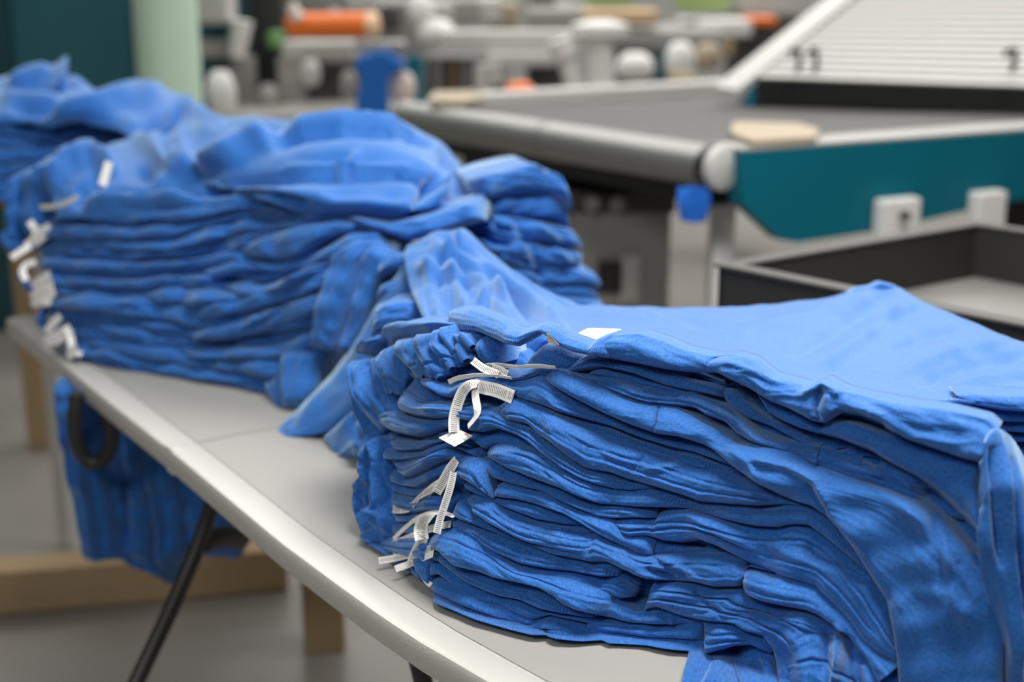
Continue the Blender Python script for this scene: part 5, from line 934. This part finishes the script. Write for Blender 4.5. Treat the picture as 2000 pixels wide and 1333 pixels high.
# crescent shaped shirts crowning the heap
t1 = empty('t_shirt', (float(PY(650, 400, 2.2)[0]), 2.2, 1.0), 'blue t-shirt crowning the middle pile in a large rounded crescent', 't-shirt')
sheet('body', [[(388, 356, 2.40), (440, 372, 2.30), (510, 390, 2.22), (560, 408, 2.19), (620, 426, 2.18), (700, 430, 2.18), (790, 440, 2.18), (870, 430, 2.2), (925, 410, 2.3)],
               [(388, 352, 2.42), (440, 362, 2.30), (520, 370, 2.21), (580, 375, 2.17), (640, 385, 2.15), (720, 392, 2.14), (800, 400, 2.14), (870, 400, 2.2), (930, 395, 2.3)],
               [(388, 348, 2.44), (440, 350, 2.33), (540, 345, 2.26), (600, 343, 2.24), (680, 341, 2.23), (760, 342, 2.22), (830, 352, 2.22), (880, 370, 2.26), (928, 388, 2.36)],
               [(388, 345, 2.46), (450, 320, 2.36), (540, 305, 2.30), (600, 295, 2.28), (680, 288, 2.27), (760, 296, 2.27), (830, 312, 2.28), (885, 340, 2.34), (925, 378, 2.44)],
               [(388, 342, 2.50), (455, 308, 2.42), (520, 282, 2.38), (590, 266, 2.36), (670, 256, 2.35), (750, 260, 2.36), (820, 278, 2.38), (880, 314, 2.44), (922, 366, 2.5)],
               [(388, 342, 2.54), (458, 300, 2.48), (520, 268, 2.46), (590, 244, 2.46), (670, 232, 2.47), (745, 234, 2.48), (805, 248, 2.50), (862, 278, 2.54), (905, 325, 2.58), (922, 370, 2.6)],
               [(388, 350, 2.62), (458, 320, 2.6), (530, 300, 2.62), (600, 280, 2.64), (680, 270, 2.66), (750, 275, 2.68), (820, 300, 2.7), (880, 340, 2.7), (925, 385, 2.7)]],
      'cloth', t1, 5, crk=1.6, CR=[([(430, 358), (520, 350), (600, 344), (700, 342), (790, 342), (850, 360)], 6, -.014), ([(560, 334), (700, 330), (800, 332)], 8, .006), ([(640, 380), (720, 372), (790, 380)], 12, -.004), ([(700, 300), (690, 320), (660, 338)], 8, .005), ([(450, 372), (520, 378), (600, 400)], 6, -.008), ([(860, 300), (890, 340), (905, 380)], 9, -.008), ([(400, 342), (460, 312), (500, 290), (540, 272)], 9, .016), ([(540, 285), (600, 268), (680, 258), (780, 262), (840, 285)], 6, -.012), ([(560, 262), (640, 246), (720, 243), (800, 258)], 8, .010),
                      ([(820, 350), (850, 362), (905, 392)], 9, -.012), ([(812, 400), (830, 370), (850, 350)], 7, -.012), ([(845, 400), (860, 375), (870, 350)], 7, .012), ([(800, 425), (825, 426), (850, 420)], 6, -.010)], seed=12, rough=.8, wl=(.25, .06), sm=20)
strip('hem_fold', [(680, 424), (700, 425), (760, 438), (840, 420), (900, 400), (930, 395)], [(700, 440), (740, 452), (800, 470), (850, 462), (905, 440), (950, 430)], YM, 'cloth', t1, .02, -.01, 5, 12, 470, 1.5, None, OM, tuck=.15)
t2 = empty('t_shirt', (float(PY(200, 360, 2.5)[0]), 2.5, 1.02), 'blue t-shirt on the left of the middle pile with an upright white tag', 't-shirt')
sheet('body', [[(112, 425, 2.42), (180, 428, 2.38), (250, 432, 2.36), (350, 416, 2.32), (440, 400, 2.28), (530, 392, 2.24)],
               [(105, 398, 2.44), (170, 400, 2.39), (250, 405, 2.37), (350, 395, 2.33), (440, 380, 2.3), (530, 380, 2.26)],
               [(90, 350, 2.52), (160, 350, 2.46), (250, 362, 2.44), (340, 360, 2.42), (430, 350, 2.4), (520, 350, 2.4)],
               [(85, 318, 2.60), (150, 305, 2.58), (230, 300, 2.60), (320, 305, 2.6), (380, 330, 2.55), (440, 320, 2.6)],
               [(95, 310, 2.66), (150, 296, 2.66), (230, 280, 2.72), (310, 255, 2.80), (380, 290, 2.75), (450, 290, 2.75)],
               [(110, 330, 2.75), (160, 330, 2.78), (240, 300, 2.85), (320, 270, 2.9), (380, 290, 2.85), (450, 310, 2.8)]],
      'cloth', t2, 5, crk=1.6, CR=[([(100, 370), (140, 320), (180, 310), (230, 340)], 10, .014), ([(150, 400), (160, 370), (200, 350)], 9, -.012), ([(200, 380), (300, 388), (420, 372), (520, 366)], 7, -.012), ([(180, 395), (260, 400), (380, 392)], 7, .010), ([(270, 345), (290, 340), (300, 352)], 8, -.012),
                      ([(270, 270), (300, 310), (330, 345), (390, 348)], 8, .012), ([(320, 260), (335, 300), (345, 330)], 7, -.010), ([(300, 365), (350, 350), (400, 345)], 7, .008)], seed=14, rough=1.6, wl=(.12, .05))
for i, (a, b) in enumerate([([(30, 400), (28, 440), (22, 462), (30, 474)], [(62, 385), (60, 420), (48, 455), (40, 474)]), ([(40, 345), (30, 380), (28, 420)], [(78, 320), (68, 360), (58, 410)]), ([(75, 330), (62, 370), (60, 440), (66, 470)], [(115, 330), (100, 380), (96, 430), (100, 470)]),
                            ([(82, 320), (80, 350), (96, 400)], [(130, 310), (120, 350), (122, 400)])]):
    strip('sleeve', b, a, lambda x, y: YM(x, y)+.03, 'cloth', MS[-1-i] if i else t2, .02, .0, 4, 12, 480+i, 1., None, (-.4, -.85, .3), tuck=.12)
# dark loops of folded shirt ends behind the tags
for i, (x, y, r_) in enumerate([(66, 540, .020), (105, 625, .022), (24, 466, .012)]):
    a = pt(x, y, float(YM(x, y))+.03); MB().tube([a+Vector((-.01, 0, r_)), a+Vector((-r_, -.005, 0)), a+Vector((-.004, -.008, -r_)), a+Vector((.02, 0, -r_*1.2)), a+Vector((.06, .01, -r_))], [.008, .010, .010, .010, .01], 10).build('collar', M['cloth'], MS[5-i*2+1], smooth=True)
# blurred white tags down the left corner of the middle pile
BT = [(13, [(213, 316), (207, 338), (200, 362)], 17), (16, [(78, 405), (110, 404), (130, 396), (152, 384)], 11), (15, [(58, 432), (66, 446), (84, 452), (98, 440)], 16), (14, [(96, 446), (80, 462), (62, 476)], 22), (14, [(70, 455), (62, 470), (50, 480)], 12), (13, [(60, 480), (40, 492), (22, 504)], 14), (12, [(70, 512), (50, 516), (42, 532), (52, 548)], 14),
      (10, [(98, 536), (80, 548), (62, 560)], 18), (10, [(104, 556), (84, 566), (62, 582)], 20), (9, [(108, 570), (84, 584), (62, 596)], 16), (8, [(100, 590), (80, 592)], 14), (6, [(118, 618), (104, 632), (90, 650)], 16), (5, [(136, 640), (112, 654), (86, 668)], 18), (4, [(144, 652), (118, 664), (92, 672)], 14), (3, [(128, 636), (140, 660), (138, 678)], 14), (2, [(160, 692), (146, 690), (132, 700)], 12), (1, [(150, 676), (130, 688)], 10)]
for k, pts, wp in BT:
    par = t2 if pts[0][0] == 213 else MS[min(k, 16)]; yo = -.05 if par is t2 else -.045
    ribbon('care_label', [pt(x, y, float(YM(x, y))+yo) for x, y in pts], wp*2.3/F, par, 'white_tape', None, n=16, twist=[20, 0])
# back-right flank of the middle pile
def YB(px, py): return np.interp(px, [850, 950, 1180], [2.26, 2.24, 2.34])+.00025*np.clip(600-py, 0, 400)
GB = 'blue t-shirts on the right flank of the middle pile'
BL = [('topmost, its pale collar rising at the back', [(915, 352), (960, 338), (1010, 326), (1042, 322), (1060, 334), (1085, 340), (1104, 372)], [(930, 400), (980, 385), (1030, 378), (1070, 380), (1095, 398), (1112, 412), (1110, 420)], .03),
      ('dark hollow under the topmost one', [(930, 400), (980, 388), (1030, 380), (1070, 384), (1095, 400), (1108, 418)], [(940, 430), (990, 420), (1040, 424), (1080, 430), (1105, 440), (1112, 446)], .018),
      ('third down, slanting to the right', [(905, 425), (960, 420), (1020, 430), (1070, 440), (1115, 450), (1132, 468)], [(900, 470), (960, 470), (1010, 474), (1060, 476), (1110, 482), (1138, 484)], .025),
      ('fourth down, with a bright crest', [(890, 455), (950, 455), (1010, 470), (1060, 484), (1110, 492), (1138, 500)], [(930, 490), (970, 500), (1020, 512), (1070, 520), (1110, 520), (1136, 514)], .022),
      ('fifth down, rounded end', [(940, 480), (1000, 495), (1050, 510), (1090, 518), (1130, 520)], [(970, 520), (1020, 530), (1060, 540), (1100, 540), (1134, 536)], .022),
      ('sixth down, sticking out to the right', [(990, 520), (1040, 530), (1090, 530), (1130, 524), (1160, 534), (1172, 552)], [(1010, 550), (1060, 556), (1100, 556), (1140, 556), (1172, 560)], .020),
      ('seventh down, near the pale spread shirt', [(1020, 550), (1070, 556), (1120, 556), (1160, 562), (1170, 575)], [(1040, 575), (1080, 580), (1120, 582), (1150, 584), (1172, 582)], .018),
      ('lowest, disappearing behind the pale spread shirt', [(1060, 578), (1110, 582), (1150, 584), (1176, 592)], [(1080, 620), (1120, 630), (1150, 630), (1176, 625)], .018)]
for i, (l, a, b, bu) in enumerate(BL):
    c = PY(b[2][0], b[2][1], 2.25); r = empty('t_shirt', tuple(map(float, c)), 'blue t-shirt on the middle pile\'s right flank, '+l, 't-shirt', GB)
    strip('body', a, b, YB, 'cloth', r, bu, -.012*(i % 2)+(.03 if i == 1 else 0), 4, 14, 501+i, 2.0, [([(1040, 450), (1080, 480), (1110, 530)], 10, .012), ([(1000, 440), (1040, 500), (1060, 560)], 9, -.012), ([(960, 450), (1000, 460)], 8, -.012), ([(925, 455), (960, 475), (1000, 482)], 9, -.02)], (.15, -.9, .4), tuck=.2)
# ------------------------------------------------------------------ far heap on the bench
def YF(px, py): return np.interp(px, [-50, 200, 450, 700], [2.90, 2.92, 2.88, 2.85])+.0004*np.clip(400-py, 0, 300)
GF = 'blue t-shirts in the far pile on the bench'
g = [[(-60, 395), (20, 392), (90, 360), (160, 350), (260, 340)], [(-60, 340), (30, 345), (100, 320), (180, 320), (300, 310)], [(-60, 290), (30, 290), (100, 285), (180, 280), (320, 280)], [(-60, 238), (30, 240), (80, 252), (150, 242), (250, 235), (340, 250)]]
hf = ['bottommost', 'second from the bottom', 'third from the bottom', 'fourth from the bottom', 'fourth from the top', 'third from the top', 'second from the top', 'uppermost']
for i, (a, b) in enumerate(wall(g, 8, 33, .5)):
    c = PY(80, b[40][1], 3.0); r = empty('t_shirt', tuple(map(float, c)), 'blue t-shirt in the far pile, '+hf[i]+' of its small front folds', 't-shirt', GF)
    strip('body', a, b, YF, 'cloth', r, .03, 0, 6, 9, 520+i, 2., None, OM, tuck=.3, caps=(0, 1))
t3 = empty('t_shirt', (float(PY(150, 230, 3.0)[0]), 3.0, .98), 'blue t-shirt draped in soft waves over the far pile at upper left', 't-shirt')
sheet('body', [[(-70, 240, 2.95), (0, 242, 2.93), (60, 240, 2.92), (100, 254, 2.9), (160, 240, 2.9), (230, 250, 2.85), (300, 300, 2.75), (350, 330, 2.65), (400, 345, 2.6)],
               [(-70, 210, 2.98), (0, 212, 2.96), (70, 215, 2.94), (120, 225, 2.93), (180, 215, 2.92), (250, 230, 2.88), (320, 270, 2.8), (380, 300, 2.72), (450, 315, 2.66)],
               [(-70, 175, 3.1), (0, 185, 3.08), (80, 190, 3.05), (150, 190, 3.05), (220, 190, 3.03), (290, 200, 3.0), (350, 230, 2.95), (430, 262, 2.88), (520, 280, 2.8)],
               [(-70, 160, 3.25), (0, 155, 3.25), (80, 165, 3.25), (160, 175, 3.22), (220, 178, 3.2), (285, 172, 3.2), (345, 186, 3.18), (410, 222, 3.1), (500, 250, 2.95)],
               [(-70, 165, 3.4), (0, 160, 3.4), (80, 170, 3.4), (160, 182, 3.4), (220, 182, 3.38), (285, 178, 3.36), (345, 192, 3.32), (410, 226, 3.25), (500, 255, 3.1)]],
      'cloth', t3, 5, crk=1.6, CR=[([(100, 240), (180, 215), (260, 190), (330, 195)], 14, .014), ([(30, 215), (110, 215), (160, 195)], 10, -.010), ([(270, 260), (340, 230), (370, 225)], 12, -.016), ([(0, 195), (90, 200), (150, 215)], 9, .010), ([(350, 200), (400, 240), (440, 280)], 10, .012)], seed=17, rough=1.6, wl=(.25, .09))
t4 = empty('t_shirt', (float(PY(90, 150, 3.3)[0]), 3.3, 1.1), 'blue t-shirt heaped in a small peak on the far pile at upper left', 't-shirt')
sheet('body', [[(-80, 195, 3.1), (0, 195, 3.1), (60, 200, 3.1), (120, 205, 3.1), (170, 205, 3.12), (215, 195, 3.16)],
               [(-80, 172, 3.15), (0, 168, 3.15), (60, 162, 3.14), (115, 160, 3.14), (160, 175, 3.17), (205, 190, 3.2)],
               [(-80, 155, 3.25), (0, 152, 3.25), (55, 138, 3.25), (110, 128, 3.25), (150, 148, 3.27), (195, 184, 3.3)],
               [(-80, 165, 3.4), (0, 165, 3.4), (60, 155, 3.4), (110, 145, 3.4), (150, 162, 3.4), (195, 190, 3.4)]],
      'cloth', t4, 5, crk=1.6, CR=[([(118, 130), (120, 160), (118, 195)], 7, .016), ([(130, 140), (138, 175), (150, 200)], 8, -.014), ([(20, 170), (60, 150), (100, 140)], 10, .010)], seed=18, rough=1.2, wl=(.2, .08))
t5 = empty('t_shirt', (float(PY(480, 260, 2.8)[0]), 2.8, 1.0), 'blue t-shirt lying flat behind the crescent shirt, reaching to the far pile', 't-shirt')
sheet('body', [[(330, 350, 2.55), (400, 352, 2.5), (470, 340, 2.52), (560, 300, 2.6), (660, 280, 2.6)],
               [(330, 300, 2.72), (400, 310, 2.66), (470, 310, 2.64), (560, 285, 2.7), (660, 262, 2.7)],
               [(350, 240, 2.95), (420, 262, 2.85), (500, 268, 2.82), (570, 262, 2.85), (660, 252, 2.85)],
               [(370, 215, 3.15), (430, 230, 3.05), (500, 230, 3.0), (570, 236, 3.0), (660, 240, 2.98)],
               [(370, 225, 3.3), (430, 236, 3.2), (500, 236, 3.15), (570, 242, 3.1), (660, 250, 3.1)]],
      'cloth', t5, 5, crk=1.6, CR=[([(360, 300), (420, 320), (470, 330)], 9, -.014), ([(380, 255), (450, 280), (520, 285)], 10, .012), ([(420, 245), (500, 255), (580, 262)], 9, -.010), ([(340, 270), (360, 300), (380, 340)], 9, .012)], seed=19, rough=1.4, wl=(.2, .07))
# ------------------------------------------------------------------ shirts hanging under the table
hs = [('leftmost of the dark shirts hanging under the table, behind the black handle', [(112, 742), (124, 850), (150, 980), (170, 1075), (185, 1092)], [(185, 742), (205, 850), (225, 980), (245, 1080), (262, 1090)]),
      ('second dark shirt hanging under the table, right of the black handle', [(180, 742), (205, 860), (225, 980), (240, 1078), (258, 1096)], [(262, 742), (280, 860), (300, 980), (312, 1090), (322, 1132)]),
      ('third dark shirt hanging under the table, longest and pointed at the bottom', [(250, 742), (280, 880), (298, 1000), (310, 1100), (326, 1142)], [(330, 742), (352, 920), (368, 1000), (362, 1080), (340, 1140)]),
      ('dark shirt hanging under the table behind the black table leg', [(300, 742), (345, 940), (365, 1010), (372, 1070), (380, 1080)], [(400, 742), (440, 960), (475, 1040), (476, 1075), (470, 1090)])]
for i, (l, a, b) in enumerate(hs):
    c = PY(a[2][0], a[2][1], 2.3); r = empty('t_shirt', tuple(map(float, c)), l.replace('dark shirt', 'dark blue t-shirt', 1) if i else 'leftmost dark blue t-shirt hanging under the table, behind the black handle', 't-shirt', 'shirts hanging under the table')
    strip('body', b, a, lambda x, y: 2.30+0*x, 'cloth', r, .03, .03*i, 5, 12, 560+i, 1.5, [([(235, 800), (250, 900), (262, 1050)], 8, -.012), ([(290, 860), (310, 960), (330, 1100)], 8, .012), ([(160, 860), (185, 980), (200, 1080)], 9, .012)], (.0, -1, .1), tuck=.03)
